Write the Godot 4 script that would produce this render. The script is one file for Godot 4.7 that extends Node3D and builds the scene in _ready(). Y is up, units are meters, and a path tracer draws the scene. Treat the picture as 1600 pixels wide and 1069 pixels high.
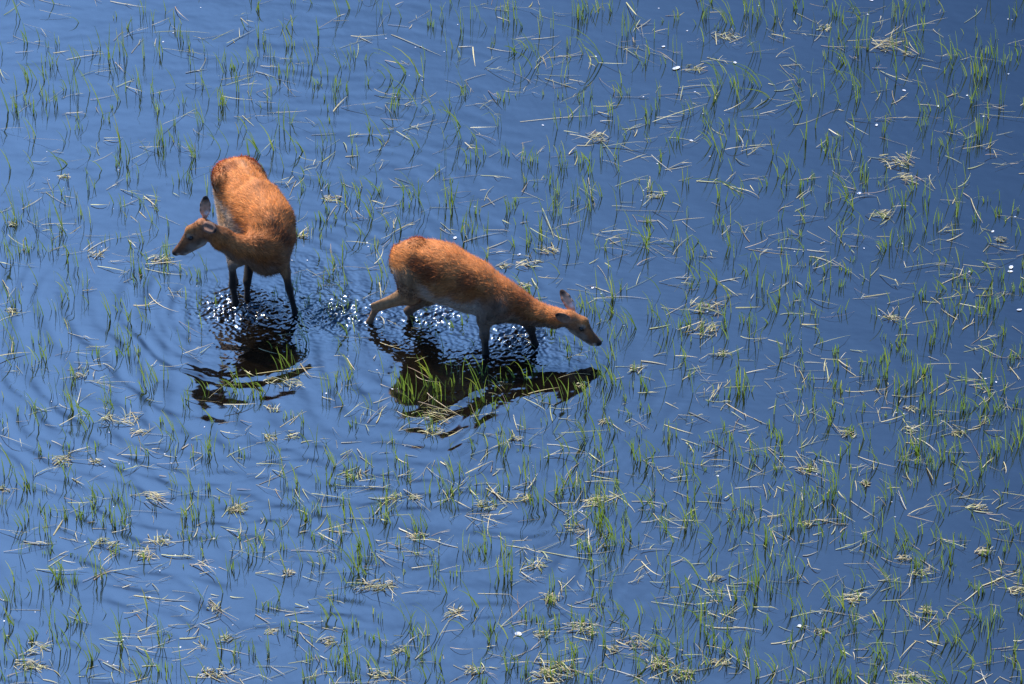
extends Node3D
# A flooded grass plain seen steeply from the air: two wading antelopes, emergent grass, floating dead stalks.

var rng := RandomNumberGenerator.new()
var n_soft := FastNoiseLite.new()
var n_fine := FastNoiseLite.new()
var taken := {}
const SLANT := 1.376   # how far back along the ground a line of sight travels per metre of height

func _ready():
	rng.seed = 20417
	n_soft.seed = 5
	n_soft.noise_type = FastNoiseLite.TYPE_SIMPLEX_SMOOTH
	n_soft.frequency = 1.0
	n_soft.fractal_octaves = 2
	n_fine.seed = 9
	n_fine.noise_type = FastNoiseLite.TYPE_SIMPLEX_SMOOTH
	n_fine.frequency = 1.0
	n_fine.fractal_octaves = 3
	# --- camera
	var cam := Camera3D.new()
	cam.name = "camera"
	add_child(cam)
	cam.look_at_from_position(Vector3(0, 17.634, 24.271), Vector3.ZERO, Vector3.UP)
	cam.fov = 9.055
	cam.near = 0.5
	cam.far = 900.0
	cam.current = true
	# --- sky
	var el := deg_to_rad(48.0)
	var az := deg_to_rad(34.0)
	var sunward := Vector3(-sin(az) * cos(el), sin(el), -cos(az) * cos(el))
	var sky := PanoramaSkyMaterial.new()
	sky.panorama = ImageTexture.create_from_image(clear_sky(sunward))
	var env := Environment.new()
	env.background_mode = Environment.BG_SKY
	env.sky = Sky.new()
	env.sky.sky_material = sky
	env.tonemap_mode = Environment.TONE_MAPPER_LINEAR
	env.tonemap_exposure = 1.0
	env.sdfgi_enabled = true
	env.ssao_enabled = true
	env.ssil_enabled = true
	var we := WorldEnvironment.new()
	we.name = "daylight_sky"
	we.environment = env
	add_child(we)
	# --- sun: high, ahead of the camera and a little to the left
	var sun := DirectionalLight3D.new()
	sun.name = "sun"
	sun.light_color = Color(1.0, 0.93, 0.80)
	sun.light_energy = 1.6
	sun.light_angular_distance = 0.5
	sun.shadow_enabled = true
	add_child(sun)
	sun.look_at_from_position(sunward * 50.0, Vector3.ZERO, Vector3.UP)
	build_water()
	build_antelopes()
	build_plants()

# a cloudless sky: deep blue overhead, paler towards the horizon, with the bright scattering that surrounds the sun
func clear_sky(sunward: Vector3) -> Image:
	var w := 720
	var h := 360
	var im := Image.create(w, h, false, Image.FORMAT_RGBAF)
	for y in h:
		var up := PI * (0.5 - (y + 0.5) / h)
		var low := pow(1.0 - maxf(sin(up), 0.0), 4.0)
		var r0 := lerpf(0.03, 0.38, low)
		var g0 := lerpf(0.15, 0.58, low)
		var b0 := lerpf(0.50, 0.92, low)
		for x in w:
			var a := TAU * (x + 0.5) / w
			var d := Vector3(sin(a) * cos(up), sin(up), -cos(a) * cos(up))
			var off := rad_to_deg(d.angle_to(sunward))
			var glow := 1.0 / (1.0 + exp((off - 29.0) / 4.2)) + 0.8 * exp(-off / 7.0)
			im.set_pixel(x, y, Color(r0 + 0.80 * glow, g0 + 1.52 * glow, b0 + 3.0 * glow))
	return im

# ------------------------------------------------------------------ helpers
func numbered(called: String) -> String:
	var n: int = taken.get(called, 0)
	taken[called] = n + 1
	return called if n == 0 else "%s_%03d" % [called, n]

func mat(c := Color.WHITE, rough := 0.7) -> StandardMaterial3D:
	var m := StandardMaterial3D.new()
	m.albedo_color = c.linear_to_srgb()
	m.roughness = rough
	return m

func mesh_of(v: PackedVector3Array, n: PackedVector3Array, c: PackedColorArray, ix: PackedInt32Array, m: Material) -> ArrayMesh:
	var a := []
	a.resize(Mesh.ARRAY_MAX)
	a[Mesh.ARRAY_VERTEX] = v
	a[Mesh.ARRAY_NORMAL] = n
	if c.size():
		a[Mesh.ARRAY_COLOR] = c
	a[Mesh.ARRAY_INDEX] = ix
	var me := ArrayMesh.new()
	me.add_surface_from_arrays(Mesh.PRIMITIVE_TRIANGLES, a)
	me.surface_set_material(0, m)
	return me

func put(called: String, me: Mesh, parent: Node3D = self) -> MeshInstance3D:
	var o := MeshInstance3D.new()
	o.name = numbered(called) if parent == self else called
	o.mesh = me
	parent.add_child(o, true)
	return o

func tag(o: Node3D, label: String, category: String, group := "") -> void:
	o.set_meta("label", label)
	o.set_meta("category", category)
	if group:
		o.set_meta("group", group)

func smooth(a: float, b: float, x: float) -> float:
	return smoothstep(a, b, x)
# ------------------------------------------------------------------ water
var ring_at := [Vector2(-1.86, -0.40), Vector2(-0.45, 0.0)]
var stir := []   # stirred patches round the legs: x, z, radius, strength

func water_height(x: float, z: float) -> float:
	var h := 0.0
	var calm := smooth(1.7, -1.0, x - 0.25 * z)
	var wob := n_soft.get_noise_2d(x * 0.7, z * 0.7)
	var far := smooth(4.6, 4.0, absf(x)) * smooth(-5.4, -4.9, z) * smooth(4.6, 4.1, z)
	if far <= 0.0:
		return 0.0
	# wide rings that spread from where the two animals wade
	var r1 := Vector2(x + 1.86, z + 0.40).length()
	var r2 := Vector2(x + 0.45, z).length()
	var p1 := 35.0 * r1 + 7.0 * wob
	var p2 := 31.0 * r2 + 6.0 * wob + 1.0
	h += (0.0021 + 0.0007 * smooth(1.0, 2.2, r1)) * (sin(p1) + 0.22 * sin(2.0 * p1 + 0.8)) * smooth(0.25, 0.9, r1) * exp(-r1 * 0.2) * (0.35 + 0.65 * smooth(-0.7, 0.5, ((z + 0.4) * 0.7 - (x + 1.86) * 0.7) / maxf(r1, 0.1)))
	h += (0.0019 + 0.0007 * smooth(1.0, 2.0, r2)) * (sin(p2) + 0.22 * sin(2.0 * p2 + 0.8)) * smooth(0.3, 1.0, r2) * exp(-r2 * 0.25) * (0.3 + 0.7 * smooth(-0.5, 0.5, z / maxf(r2, 0.1)))
	h += 0.0020 * sin(50.0 * r1 + 9.0 * wob) * smooth(0.3, 0.55, r1) * exp(-r1 * 1.5)
	h += 0.0020 * sin(44.0 * r2 - 7.0 * wob) * smooth(0.4, 0.6, r2) * exp(-r2 * 1.5)
	h *= (0.1 + 0.9 * calm) * (0.55 + 0.9 * absf(n_soft.get_noise_2d(x * 0.45 + 90.0, z * 0.6)))
	# the low bow wave that the right animal pushes ahead of its chest
	var along := (x + 0.42) * 0.889 + (z - 0.72) * -0.458
	var across := (x + 0.42) * 0.458 + (z - 0.72) * 0.889 + 0.05 * wob + 0.10 * sin(along * 3.6)
	h += 0.0062 * exp(-across * across / 0.0022) * smooth(-0.25, 0.15, along) * smooth(1.15, 0.6, along)
	# breeze: low swell and small patchy ripples
	h += 0.0022 * n_soft.get_noise_2d(x * 1.3 + 40.0, z * 2.2) * (0.25 + 0.75 * calm)
	h += 0.0007 * n_fine.get_noise_2d(x * 3.5, z * 8.0 + 7.0) * (0.4 + 0.6 * calm)
	h += 0.00030 * n_soft.get_noise_2d(x * 11.0, z * 15.0 + 7.0) * (0.5 + 0.5 * calm)
	h *= far
	for s in stir:
		var q: float = ((x - s[0]) * (x - s[0]) + (z - s[1]) * (z - s[1])) / (s[2] * s[2])
		if q < 5.0:
			var e: float = s[3] * exp(-q)
			h += e * (0.0050 * n_fine.get_noise_2d(x * 8.0 + 3.0, z * 10.0) + 0.0042 * n_soft.get_noise_2d(x * 24.0, z * 28.0 + 11.0))
	return h

func lines(cuts: Array) -> PackedFloat32Array:
	var out := PackedFloat32Array()
	for i in cuts.size() - 1:
		var n := int(ceil((cuts[i + 1][0] - cuts[i][0]) / cuts[i][1]))
		for k in n:
			out.append(lerpf(cuts[i][0], cuts[i + 1][0], float(k) / n))
	out.append(cuts[-1][0])
	return out

func build_water() -> void:
	stir = [
		[-1.98, -0.46, 0.20, 1.0], [-1.56, -0.37, 0.16, 0.8], [-1.82, -0.28, 0.22, 0.8], [-2.05, -0.36, 0.15, 2.2],
		[-1.24, -0.33, 0.17, 3.6], [-1.85, -0.40, 0.12, 1.8], [-1.42, -0.86, 0.25, 0.45], [-0.98, -0.25, 0.18, 0.8], [-0.70, -0.28, 0.18, 0.8],
		[-0.52, -0.33, 0.14, 3.6], [-0.18, 0.12, 0.18, 0.8], [0.05, -0.02, 0.15, 3.8], [0.0, -0.10, 0.18, 0.9], [-0.62, -0.02, 0.25, 0.5], [0.35, 0.15, 0.22, 0.35],
		[-1.92, -0.42, 0.32, 0.5], [-1.05, -0.30, 0.34, 0.4], [-0.15, -0.02, 0.34, 0.4], [-1.30, -0.55, 0.30, 0.3],
		[-0.2, 0.45, 0.3, 0.25], [-1.75, 0.1, 0.35, 0.25],
	]
	var xs := lines([[-420.0, 200.0], [-60.0, 30.0], [-4.6, 0.018], [-2.6, 0.0085], [0.75, 0.018], [4.6, 30.0], [60.0, 200.0], [420.0, 1.0]])
	var zs := lines([[-420.0, 200.0], [-60.0, 30.0], [-5.4, 0.018], [-1.2, 0.0085], [0.75, 0.018], [4.6, 30.0], [60.0, 200.0], [420.0, 1.0]])
	var nx := xs.size()
	var nz := zs.size()
	var hs := PackedFloat32Array()
	hs.resize(nx * nz)
	for j in nz:
		for i in nx:
			hs[j * nx + i] = water_height(xs[i], zs[j])
	var v := PackedVector3Array()
	var nn := PackedVector3Array()
	v.resize(nx * nz)
	nn.resize(nx * nz)
	for j in nz:
		var j0 := maxi(j - 1, 0)
		var j1 := mini(j + 1, nz - 1)
		for i in nx:
			var i0 := maxi(i - 1, 0)
			var i1 := mini(i + 1, nx - 1)
			var k := j * nx + i
			v[k] = Vector3(xs[i], hs[k], zs[j])
			nn[k] = Vector3(-(hs[j * nx + i1] - hs[j * nx + i0]) / (xs[i1] - xs[i0]), 1.0, -(hs[j1 * nx + i] - hs[j0 * nx + i]) / (zs[j1] - zs[j0])).normalized()
	var ix := PackedInt32Array()
	ix.resize((nx - 1) * (nz - 1) * 6)
	var at := 0
	for j in nz - 1:
		for i in nx - 1:
			var k := j * nx + i
			ix[at] = k
			ix[at + 1] = k + 1
			ix[at + 2] = k + nx
			ix[at + 3] = k + 1
			ix[at + 4] = k + nx + 1
			ix[at + 5] = k + nx
			at += 6
	var m := mat(Color(0.0045, 0.0032, 0.0018), 0.062)
	m.resource_name = "dark marsh water"
	m.metallic_specular = 0.7071
	m.clearcoat_enabled = true
	m.clearcoat = 1.0
	m.clearcoat_roughness = 0.06
	var o := put("water", mesh_of(v, nn, PackedColorArray(), ix, m))
	o.set_meta("kind", "structure")
	o.set_meta("label", "still dark blue marsh water with ripples round the two wading animals")
# ------------------------------------------------------------------ bodies: tapered bones joined into one skin
class Hide:
	var bones := []      # [a, b, ra, rb, k, lateral axis, squash, colour above, colour below, up axis, hair length, hollow]
	func bone(a: Vector3, b: Vector3, ra: float, rb: float, k: float, lat: Vector3, q: float, cu: Color, cd: Color, up: Vector3, hair: float, hollow := false) -> void:
		bones.append([a, b, ra, rb, k, lat, q, cu, cd, up, hair, hollow])

	var paint := []      # [centre, radius, colour]: coat markings and painted sunlit patches
	func mark(at: Vector3, r: float, c: Color) -> void:
		paint.append([at, r, c])

	var verts := PackedVector3Array()
	var norms := PackedVector3Array()
	var tris := PackedInt32Array()

	static func dist(p: Vector3, e: Array) -> float:
		var a: Vector3 = e[0]
		var ba: Vector3 = e[1] - a
		var pa := p - a
		var lat: Vector3 = e[5]
		var q: float = e[6]
		var t := clampf(pa.dot(ba) / maxf(ba.length_squared(), 1e-9), 0.0, 1.0)
		var off := pa - ba * t
		off += lat * (off.dot(lat) * (1.0 / q - 1.0))
		return (off.length() - lerpf(e[2], e[3], t)) * (1.0 if q > 0.8 else lerpf(1.0, q, 0.5))

	func build(cell: float) -> void:
		var lo := Vector3.INF
		var hi := -Vector3.INF
		for e in bones:
			var r := maxf(e[2], e[3]) + 3.0 * cell
			for p in [e[0], e[1]]:
				lo = lo.min(p - Vector3.ONE * r)
				hi = hi.max(p + Vector3.ONE * r)
		var nx := int((hi.x - lo.x) / cell) + 2
		var ny := int((hi.y - lo.y) / cell) + 2
		var nz := int((hi.z - lo.z) / cell) + 2
		var f := PackedFloat32Array()
		f.resize(nx * ny * nz)
		f.fill(1.0)
		for e in bones:
			var k: float = e[4]
			var r: float = maxf(e[2], e[3]) + k + 2.5 * cell
			var a: Vector3 = e[0]
			var b: Vector3 = e[1]
			var l := (a.min(b) - Vector3.ONE * r - lo) / cell
			var h := (a.max(b) + Vector3.ONE * r - lo) / cell
			var ba := b - a
			var bb := maxf(ba.length_squared(), 1e-9)
			var lat: Vector3 = e[5]
			var w: float = 1.0 / e[6] - 1.0
			var fix: float = 1.0 if e[6] > 0.8 else lerpf(1.0, e[6], 0.5)
			var ra: float = e[2]
			var rb: float = e[3]
			var hollow: bool = e[11]
			for z in range(maxi(0, int(l.z)), mini(nz - 1, int(h.z) + 1) + 1):
				for y in range(maxi(0, int(l.y)), mini(ny - 1, int(h.y) + 1) + 1):
					var row := (z * ny + y) * nx
					for x in range(maxi(0, int(l.x)), mini(nx - 1, int(h.x) + 1) + 1):
						var pa := lo + Vector3(x, y, z) * cell - a
						var t := clampf(pa.dot(ba) / bb, 0.0, 1.0)
						var off := pa - ba * t
						off += lat * (off.dot(lat) * w)
						var d := (off.length() - lerpf(ra, rb, t)) * fix
						var o := f[row + x]
						if hollow:
							var g := maxf(k - absf(o + d), 0.0) / k
							f[row + x] = maxf(o, -d) + g * g * k * 0.25
						else:
							var g := maxf(k - absf(o - d), 0.0) / k
							f[row + x] = minf(o, d) - g * g * k * 0.25
		var cells := PackedInt32Array()
		cells.resize(nx * ny * nz)
		cells.fill(-1)
		var sx := 1
		var sy := nx
		var sz := nx * ny
		var base := verts.size()
		for z in nz - 1:
			for y in ny - 1:
				var row := (z * ny + y) * nx
				for x in nx - 1:
					var i := row + x
					var a0 := f[i]
					var a1 := f[i + sx]
					var a2 := f[i + sy]
					var a3 := f[i + sx + sy]
					var a4 := f[i + sz]
					var a5 := f[i + sx + sz]
					var a6 := f[i + sy + sz]
					var a7 := f[i + sx + sy + sz]
					var m := minf(minf(minf(a0, a1), minf(a2, a3)), minf(minf(a4, a5), minf(a6, a7)))
					if m >= 0.0:
						continue
					var mx := maxf(maxf(maxf(a0, a1), maxf(a2, a3)), maxf(maxf(a4, a5), maxf(a6, a7)))
					if mx < 0.0:
						continue
					var s := Vector3.ZERO
					var n := 0
					if (a0 < 0) != (a1 < 0):
						s += Vector3(a0 / (a0 - a1), 0, 0); n += 1
					if (a2 < 0) != (a3 < 0):
						s += Vector3(a2 / (a2 - a3), 1, 0); n += 1
					if (a4 < 0) != (a5 < 0):
						s += Vector3(a4 / (a4 - a5), 0, 1); n += 1
					if (a6 < 0) != (a7 < 0):
						s += Vector3(a6 / (a6 - a7), 1, 1); n += 1
					if (a0 < 0) != (a2 < 0):
						s += Vector3(0, a0 / (a0 - a2), 0); n += 1
					if (a1 < 0) != (a3 < 0):
						s += Vector3(1, a1 / (a1 - a3), 0); n += 1
					if (a4 < 0) != (a6 < 0):
						s += Vector3(0, a4 / (a4 - a6), 1); n += 1
					if (a5 < 0) != (a7 < 0):
						s += Vector3(1, a5 / (a5 - a7), 1); n += 1
					if (a0 < 0) != (a4 < 0):
						s += Vector3(0, 0, a0 / (a0 - a4)); n += 1
					if (a1 < 0) != (a5 < 0):
						s += Vector3(1, 0, a1 / (a1 - a5)); n += 1
					if (a2 < 0) != (a6 < 0):
						s += Vector3(0, 1, a2 / (a2 - a6)); n += 1
					if (a3 < 0) != (a7 < 0):
						s += Vector3(1, 1, a3 / (a3 - a7)); n += 1
					cells[i] = verts.size()
					verts.append(lo + (Vector3(x, y, z) + s / n) * cell)
					norms.append(Vector3((a1 + a3 + a5 + a7) - (a0 + a2 + a4 + a6), (a2 + a3 + a6 + a7) - (a0 + a1 + a4 + a5), (a4 + a5 + a6 + a7) - (a0 + a1 + a2 + a3)).normalized())
		for z in range(1, nz - 1):
			for y in range(1, ny - 1):
				var row := (z * ny + y) * nx
				for x in range(1, nx - 1):
					var i := row + x
					if cells[i] < 0:
						continue
					var inside := f[i] < 0.0
					if inside != (f[i + sx] < 0.0):
						quad(cells[i], cells[i - sy], cells[i - sy - sz], cells[i - sz])
					if inside != (f[i + sy] < 0.0):
						quad(cells[i], cells[i - sz], cells[i - sz - sx], cells[i - sx])
					if inside != (f[i + sz] < 0.0):
						quad(cells[i], cells[i - sx], cells[i - sx - sy], cells[i - sy])

	func quad(a: int, b: int, c: int, d: int) -> void:
		if a < 0 or b < 0 or c < 0 or d < 0:
			return
		var facing := (verts[c] - verts[a]).cross(verts[b] - verts[a]) + (verts[d] - verts[a]).cross(verts[c] - verts[a])
		if facing.dot(norms[a] + norms[b] + norms[c] + norms[d]) < 0.0:
			tris.append_array([a, c, b, a, d, c])
		else:
			tris.append_array([a, b, c, a, c, d])
# ------------------------------------------------------------------ antelopes
const CHESTNUT := Color(0.64, 0.238, 0.070)
const RUSSET := Color(0.27, 0.078, 0.022)
const TAN := Color(0.52, 0.29, 0.135)
const PALE := Color(0.46, 0.34, 0.24)
const GREY := Color(0.20, 0.135, 0.09)
const SOOT := Color(0.018, 0.015, 0.013)
const CREAM := Color(0.60, 0.50, 0.40)

func skin_look(s: Hide, animal: int) -> Array:
	# colour, direction of the coat and hair length at every vertex, from the bones nearest to it
	var col := PackedColorArray()
	var flow := PackedVector3Array()
	var hair := PackedFloat32Array()
	for i in s.verts.size():
		var p := s.verts[i]
		var c := Color(0, 0, 0)
		var fl := Vector3.ZERO
		var ha := 0.0
		var total := 0.0
		for e in s.bones:
			if e[11]:
				continue
			var d := absf(Hide.dist(p, e))
			if d > 0.12:
				continue
			var w := exp(-d / 0.014)
			var a: Vector3 = e[0]
			var ba: Vector3 = e[1] - a
			var t := clampf((p - a).dot(ba) / maxf(ba.length_squared(), 1e-9), 0.0, 1.0)
			var up: Vector3 = e[9]
			var rel := (p - a - ba * t).dot(up) / maxf(lerpf(e[2], e[3], t), 0.005)
			rel += 0.22 * n_soft.get_noise_3d(p.x * 9.0, p.y * 9.0, p.z * 9.0 + 20.0 * animal)
			var cu: Color = e[7]
			var cd: Color = e[8]
			if e[10] > 0.011:   # three tones round a furred part: pale below, flank painted as shaded, bright back
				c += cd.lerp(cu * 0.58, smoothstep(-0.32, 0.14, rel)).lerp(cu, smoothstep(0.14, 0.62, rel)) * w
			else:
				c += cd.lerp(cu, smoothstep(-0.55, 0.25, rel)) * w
			fl += (a - e[1]).normalized() * w
			ha += e[10] * w
			total += w
		c = c / maxf(total, 1e-9)
		for m in s.paint:
			var q: float = p.distance_squared_to(m[0]) / (m[1] * m[1])
			if q < 4.0:
				c = c.lerp(m[2], exp(-q * q * 0.7) * (1.0 - 0.4 * absf(n_fine.get_noise_3d(p.x * 30.0, p.y * 30.0, p.z * 30.0))))
		var n := 1.0 + 0.26 * n_soft.get_noise_3d(p.x * 14.0 + 30.0 * animal, p.y * 14.0, p.z * 14.0) + 0.36 * n_fine.get_noise_3d(p.x * 32.0, p.y * 32.0, p.z * 32.0 + 50.0)
		c = Color(c.r * n, c.g * n, c.b * n)
		c.a = 1.0
		col.append(c)
		flow.append(fl.normalized() + Vector3(0, -0.45, 0))
		hair.append(ha / maxf(total, 1e-9))
	return [col, flow, hair]

func coat(s: Hide, look: Array, count: int, m: Material) -> ArrayMesh:
	var v := PackedVector3Array()
	var n := PackedVector3Array()
	var c := PackedColorArray()
	var ix := PackedInt32Array()
	var nt := s.tris.size() / 3
	# faces of the head's finer mesh are smaller: choose faces by their area
	var sum := PackedFloat32Array()
	var acc := 0.0
	for t in nt:
		acc += (s.verts[s.tris[t * 3 + 1]] - s.verts[s.tris[t * 3]]).cross(s.verts[s.tris[t * 3 + 2]] - s.verts[s.tris[t * 3]]).length()
		sum.append(acc)
	for i in count:
		var t := mini(sum.bsearch(rng.randf() * acc), nt - 1)
		var a := s.tris[t * 3]
		var b := s.tris[t * 3 + 1]
		var d := s.tris[t * 3 + 2]
		var u := rng.randf()
		var w := rng.randf()
		if u + w > 1.0:
			u = 1.0 - u
			w = 1.0 - w
		var len: float = look[2][a] * rng.randf_range(0.8, 2.0)
		if len < 0.004:
			continue
		var p := s.verts[a] * (1.0 - u - w) + s.verts[b] * u + s.verts[d] * w
		var nn := (s.norms[a] * (1.0 - u - w) + s.norms[b] * u + s.norms[d] * w).normalized()
		var f: Vector3 = look[1][a]
		f = (f - nn * f.dot(nn)).normalized() + Vector3(rng.randfn(), rng.randfn(), rng.randfn()) * 0.22
		f = f.normalized()
		var side := f.cross(nn).normalized() * rng.randf_range(0.0014, 0.0028)
		var tip := p + f * len + nn * len * rng.randf_range(0.18, 0.5)
		var root := p - nn * 0.002
		var k := v.size()
		v.append_array([root - side, root + side, tip])
		var ns := (nn + f * 0.25 + Vector3(rng.randfn(), rng.randfn(), rng.randfn()) * 0.24).normalized()
		n.append_array([ns, ns, ns])
		var lock := p - f * p.dot(f) * 0.75   # locks of hair run along the lie of the coat
		var shade := rng.randf_range(0.72, 1.28) * (1.0 + 0.6 * n_soft.get_noise_3d(lock.x * 38.0, lock.y * 38.0, lock.z * 38.0))
		var cc: Color = look[0][a]
		cc = Color(cc.r * shade, cc.g * shade, cc.b * shade)
		c.append_array([cc, cc, Color(cc.r * 1.15, cc.g * 1.15, cc.b * 1.15)])
		ix.append_array([k, k + 2, k + 1])
	return mesh_of(v, n, c, ix, m)

func limb(s: Hide, pts: Array, rad: Array, cols: Array, fwd: Vector3, lat: Vector3, k: float, hair: Array) -> void:
	for i in pts.size() - 1:
		if i == 0:
			s.bone(pts[i], pts[i + 1], rad[i], rad[i + 1], k, lat, 0.8, cols[i][0], cols[i][1], fwd, hair[i])
			continue
		# a shank is slimmer between its joints
		var m: Vector3 = pts[i].lerp(pts[i + 1], 0.45)
		var r: float = lerpf(rad[i], rad[i + 1], 0.5) * 0.84
		s.bone(pts[i], m, rad[i], r, 0.016, lat, 0.82, cols[i][0], cols[i][1], fwd, hair[i])
		s.bone(m, pts[i + 1], r, rad[i + 1] * 1.08, 0.010, lat, 0.82, cols[i][0], cols[i][1], fwd, hair[i])

func head(s: Hide, j: Dictionary, lat: Vector3, up: Vector3, n_from: Vector3, neck_r: float, neck_up: Color, neck_dn: Color) -> void:
	var face := Color(0.40, 0.15, 0.05)
	var cheek := Color(0.15, 0.095, 0.06)  # greyish cheek, darkened further to paint in its shade
	s.bone(n_from.lerp(j.n2, 0.75), j.n2, neck_r - 0.004, neck_r + 0.001, 0.02, lat, 0.92, neck_up, neck_dn, up, 0.016)
	s.bone(j.n2, j.poll, neck_r + 0.001, 0.054, 0.03, lat, 0.9, neck_up, neck_dn, up, 0.014)
	s.bone(j.poll, j.brow, 0.050, 0.044, 0.03, lat, 0.86, face, cheek, up, 0.008)
	s.bone(j.poll.lerp(j.jaw0, 0.4), j.mid, 0.052, 0.041, 0.03, lat, 0.84, face, cheek, up, 0.007)
	s.bone(j.brow, j.mid.lerp(j.muz, 0.6) + up * 0.008, 0.034, 0.024, 0.025, lat, 0.8, face, cheek, up, 0.006)
	s.bone(j.mid, j.muz, 0.042, 0.034, 0.025, lat, 0.82, face * 0.7, cheek * 0.9, up, 0.004)
	s.bone(j.muz, j.nose, 0.034, 0.027, 0.015, lat, 0.95, Color(0.05, 0.03, 0.025), Color(0.12, 0.09, 0.075), up, 0.0)
	var tip: Vector3 = j.nose + (j.nose - j.muz).normalized() * 0.012
	s.bone(tip + up * 0.006, tip + up * 0.004, 0.015, 0.015, 0.008, lat, 1.0, SOOT, SOOT, up, 0.0)
	s.bone(j.jaw0, j.jaw1, 0.049, 0.025, 0.025, lat, 0.74, cheek, Color(0.46, 0.38, 0.30), up, 0.006)
	# raised rim over each eye, then the markings of the face
	var toward: Vector3 = (j.muz - j.poll).normalized()
	var eye: Vector3 = j.brow.lerp(j.mid, 0.42)
	for sd in [-1.0, 1.0]:
		var e: Vector3 = eye + lat * sd * 0.036
		s.bone(e + up * 0.014 - toward * 0.014, e + up * 0.013 + toward * 0.010, 0.010, 0.009, 0.010, lat, 1.0, Color(0.40, 0.22, 0.12), Color(0.50, 0.38, 0.27), up, 0.0)
		s.mark(e + up * 0.024 + lat * sd * 0.004, 0.016, Color(0.56, 0.40, 0.27))
		s.mark(e + lat * sd * 0.006 + toward * 0.006, 0.024, Color(0.035, 0.024, 0.018))
		s.mark(j.jaw0.lerp(j.jaw1, 0.45) + lat * sd * 0.036 + up * 0.012, 0.034, Color(0.27, 0.20, 0.15))
		s.mark(j.nose - toward * 0.012 - up * 0.012 + lat * sd * 0.024, 0.013, Color(0.52, 0.43, 0.37))
		s.mark(j.nose + toward * 0.012 + up * 0.008 + lat * sd * 0.014, 0.019, SOOT)
	for i in 5:
		s.mark(j.brow.lerp(j.nose, 0.25 + 0.14 * i) + up * 0.036, 0.021, Color(0.17, 0.07, 0.03))
	s.mark(j.nose + toward * 0.022, 0.020, SOOT)
	s.mark(j.jaw1 - up * 0.012, 0.024, Color(0.58, 0.50, 0.42))
	s.mark(j.jaw0 - up * 0.046, 0.034, Color(0.56, 0.47, 0.38))
	s.mark(j.brow + up * 0.05, 0.045, Color(0.52, 0.21, 0.06))

func ear(s: Hide, root: Vector3, tip: Vector3, front: Vector3, wide: float, inner := Color(0.80, 0.46, 0.28)) -> void:
	var ax := (tip - root).normalized()
	front = (front - ax * front.dot(ax)).normalized()
	var l := (tip - root).length()
	var outer := Color(0.46, 0.17, 0.06)
	var cuts := [0.0, 0.30, 0.62, 0.86, 0.95]
	var wid := [0.52, 0.94, 0.92, 0.62, 0.42]
	for i in 4:
		var dark: float = 1.0 if i < 2 else 0.6 if i == 2 else 0.12
		s.bone(root + ax * l * cuts[i], root + ax * l * cuts[i + 1], wide * wid[i], wide * wid[i + 1], 0.008, front, 0.40, inner * dark, outer * dark, front, 0.0)
	s.bone(root + ax * l * 0.22 + front * 0.017, root + ax * l * 0.78 + front * 0.017, wide * 0.50, wide * 0.56, 0.005, front, 0.55, inner, inner, front, 0.0, true)
	var side := ax.cross(front).normalized()
	for sd in [-1.0, 1.0]:   # dusky rim, pale hair inside near the root
		for t in [0.35, 0.6, 0.8]:
			s.mark(root + ax * l * t + side * sd * wide * 0.95, wide * 0.34, Color(0.07, 0.045, 0.03) if inner.r > 0.4 else Color(0.22, 0.11, 0.055))
	if inner.r > 0.4:
		s.mark(root + ax * l * 0.2 + front * wide * 0.3 + side * wide * 0.4, wide * 0.5, Color(0.74, 0.66, 0.57))
	s.mark(tip, wide * (0.8 if inner.r > 0.4 else 0.4), SOOT)

func ball(r: float, m: Material) -> ArrayMesh:
	var sp := SphereMesh.new()
	sp.radius = r
	sp.height = 2.0 * r
	sp.radial_segments = 16
	sp.rings = 8
	var me := ArrayMesh.new()
	me.add_surface_from_arrays(Mesh.PRIMITIVE_TRIANGLES, sp.get_mesh_arrays())
	me.surface_set_material(0, m)
	return me

func finish(root: Node3D, body: Hide, face: Hide, animal: int, eyes: Array, hairs: int) -> void:
	var hide := mat(Color.WHITE, 0.62)
	hide.resource_name = "short reddish coat"
	hide.vertex_color_use_as_albedo = true
	hide.metallic_specular = 0.3
	hide.rim_enabled = true
	hide.rim = 0.35
	hide.rim_tint = 0.6
	var grain := NoiseTexture2D.new()
	var gn := FastNoiseLite.new()
	gn.seed = 31
	gn.frequency = 0.035
	gn.fractal_octaves = 4
	grain.noise = gn
	grain.width = 512
	grain.height = 512
	grain.seamless = true
	grain.as_normal_map = true
	grain.bump_strength = 5.0
	hide.normal_enabled = true
	hide.normal_texture = grain
	hide.normal_scale = 0.6
	hide.uv1_triplanar = true
	hide.uv1_scale = Vector3.ONE * 4.0
	body.build(0.011)
	var cut := body.verts.size()
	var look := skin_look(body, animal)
	face.build(0.0048)
	var flook := skin_look(face, animal)
	var at := body.verts.size()
	body.verts.append_array(face.verts)
	body.norms.append_array(face.norms)
	for t in face.tris:
		body.tris.append(t + at)
	look[0].append_array(flook[0])
	look[1].append_array(flook[1])
	look[2].append_array(flook[2])
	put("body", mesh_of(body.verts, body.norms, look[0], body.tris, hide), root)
	var hm := mat(Color.WHITE, 0.6)
	hm.resource_name = "coat hair"
	hm.vertex_color_use_as_albedo = true
	hm.metallic_specular = 0.3
	hm.backlight_enabled = true
	hm.backlight = Color(0.35, 0.3, 0.25)
	var f := put("fur", coat(body, look, hairs, hm), root)
	f.set_meta("kind", "stuff")
	var em := mat(Color(0.012, 0.008, 0.006), 0.08)
	em.metallic_specular = 0.6
	for e in eyes:
		var o := put("eye", ball(0.0185, em), root)
		o.position = e

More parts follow.
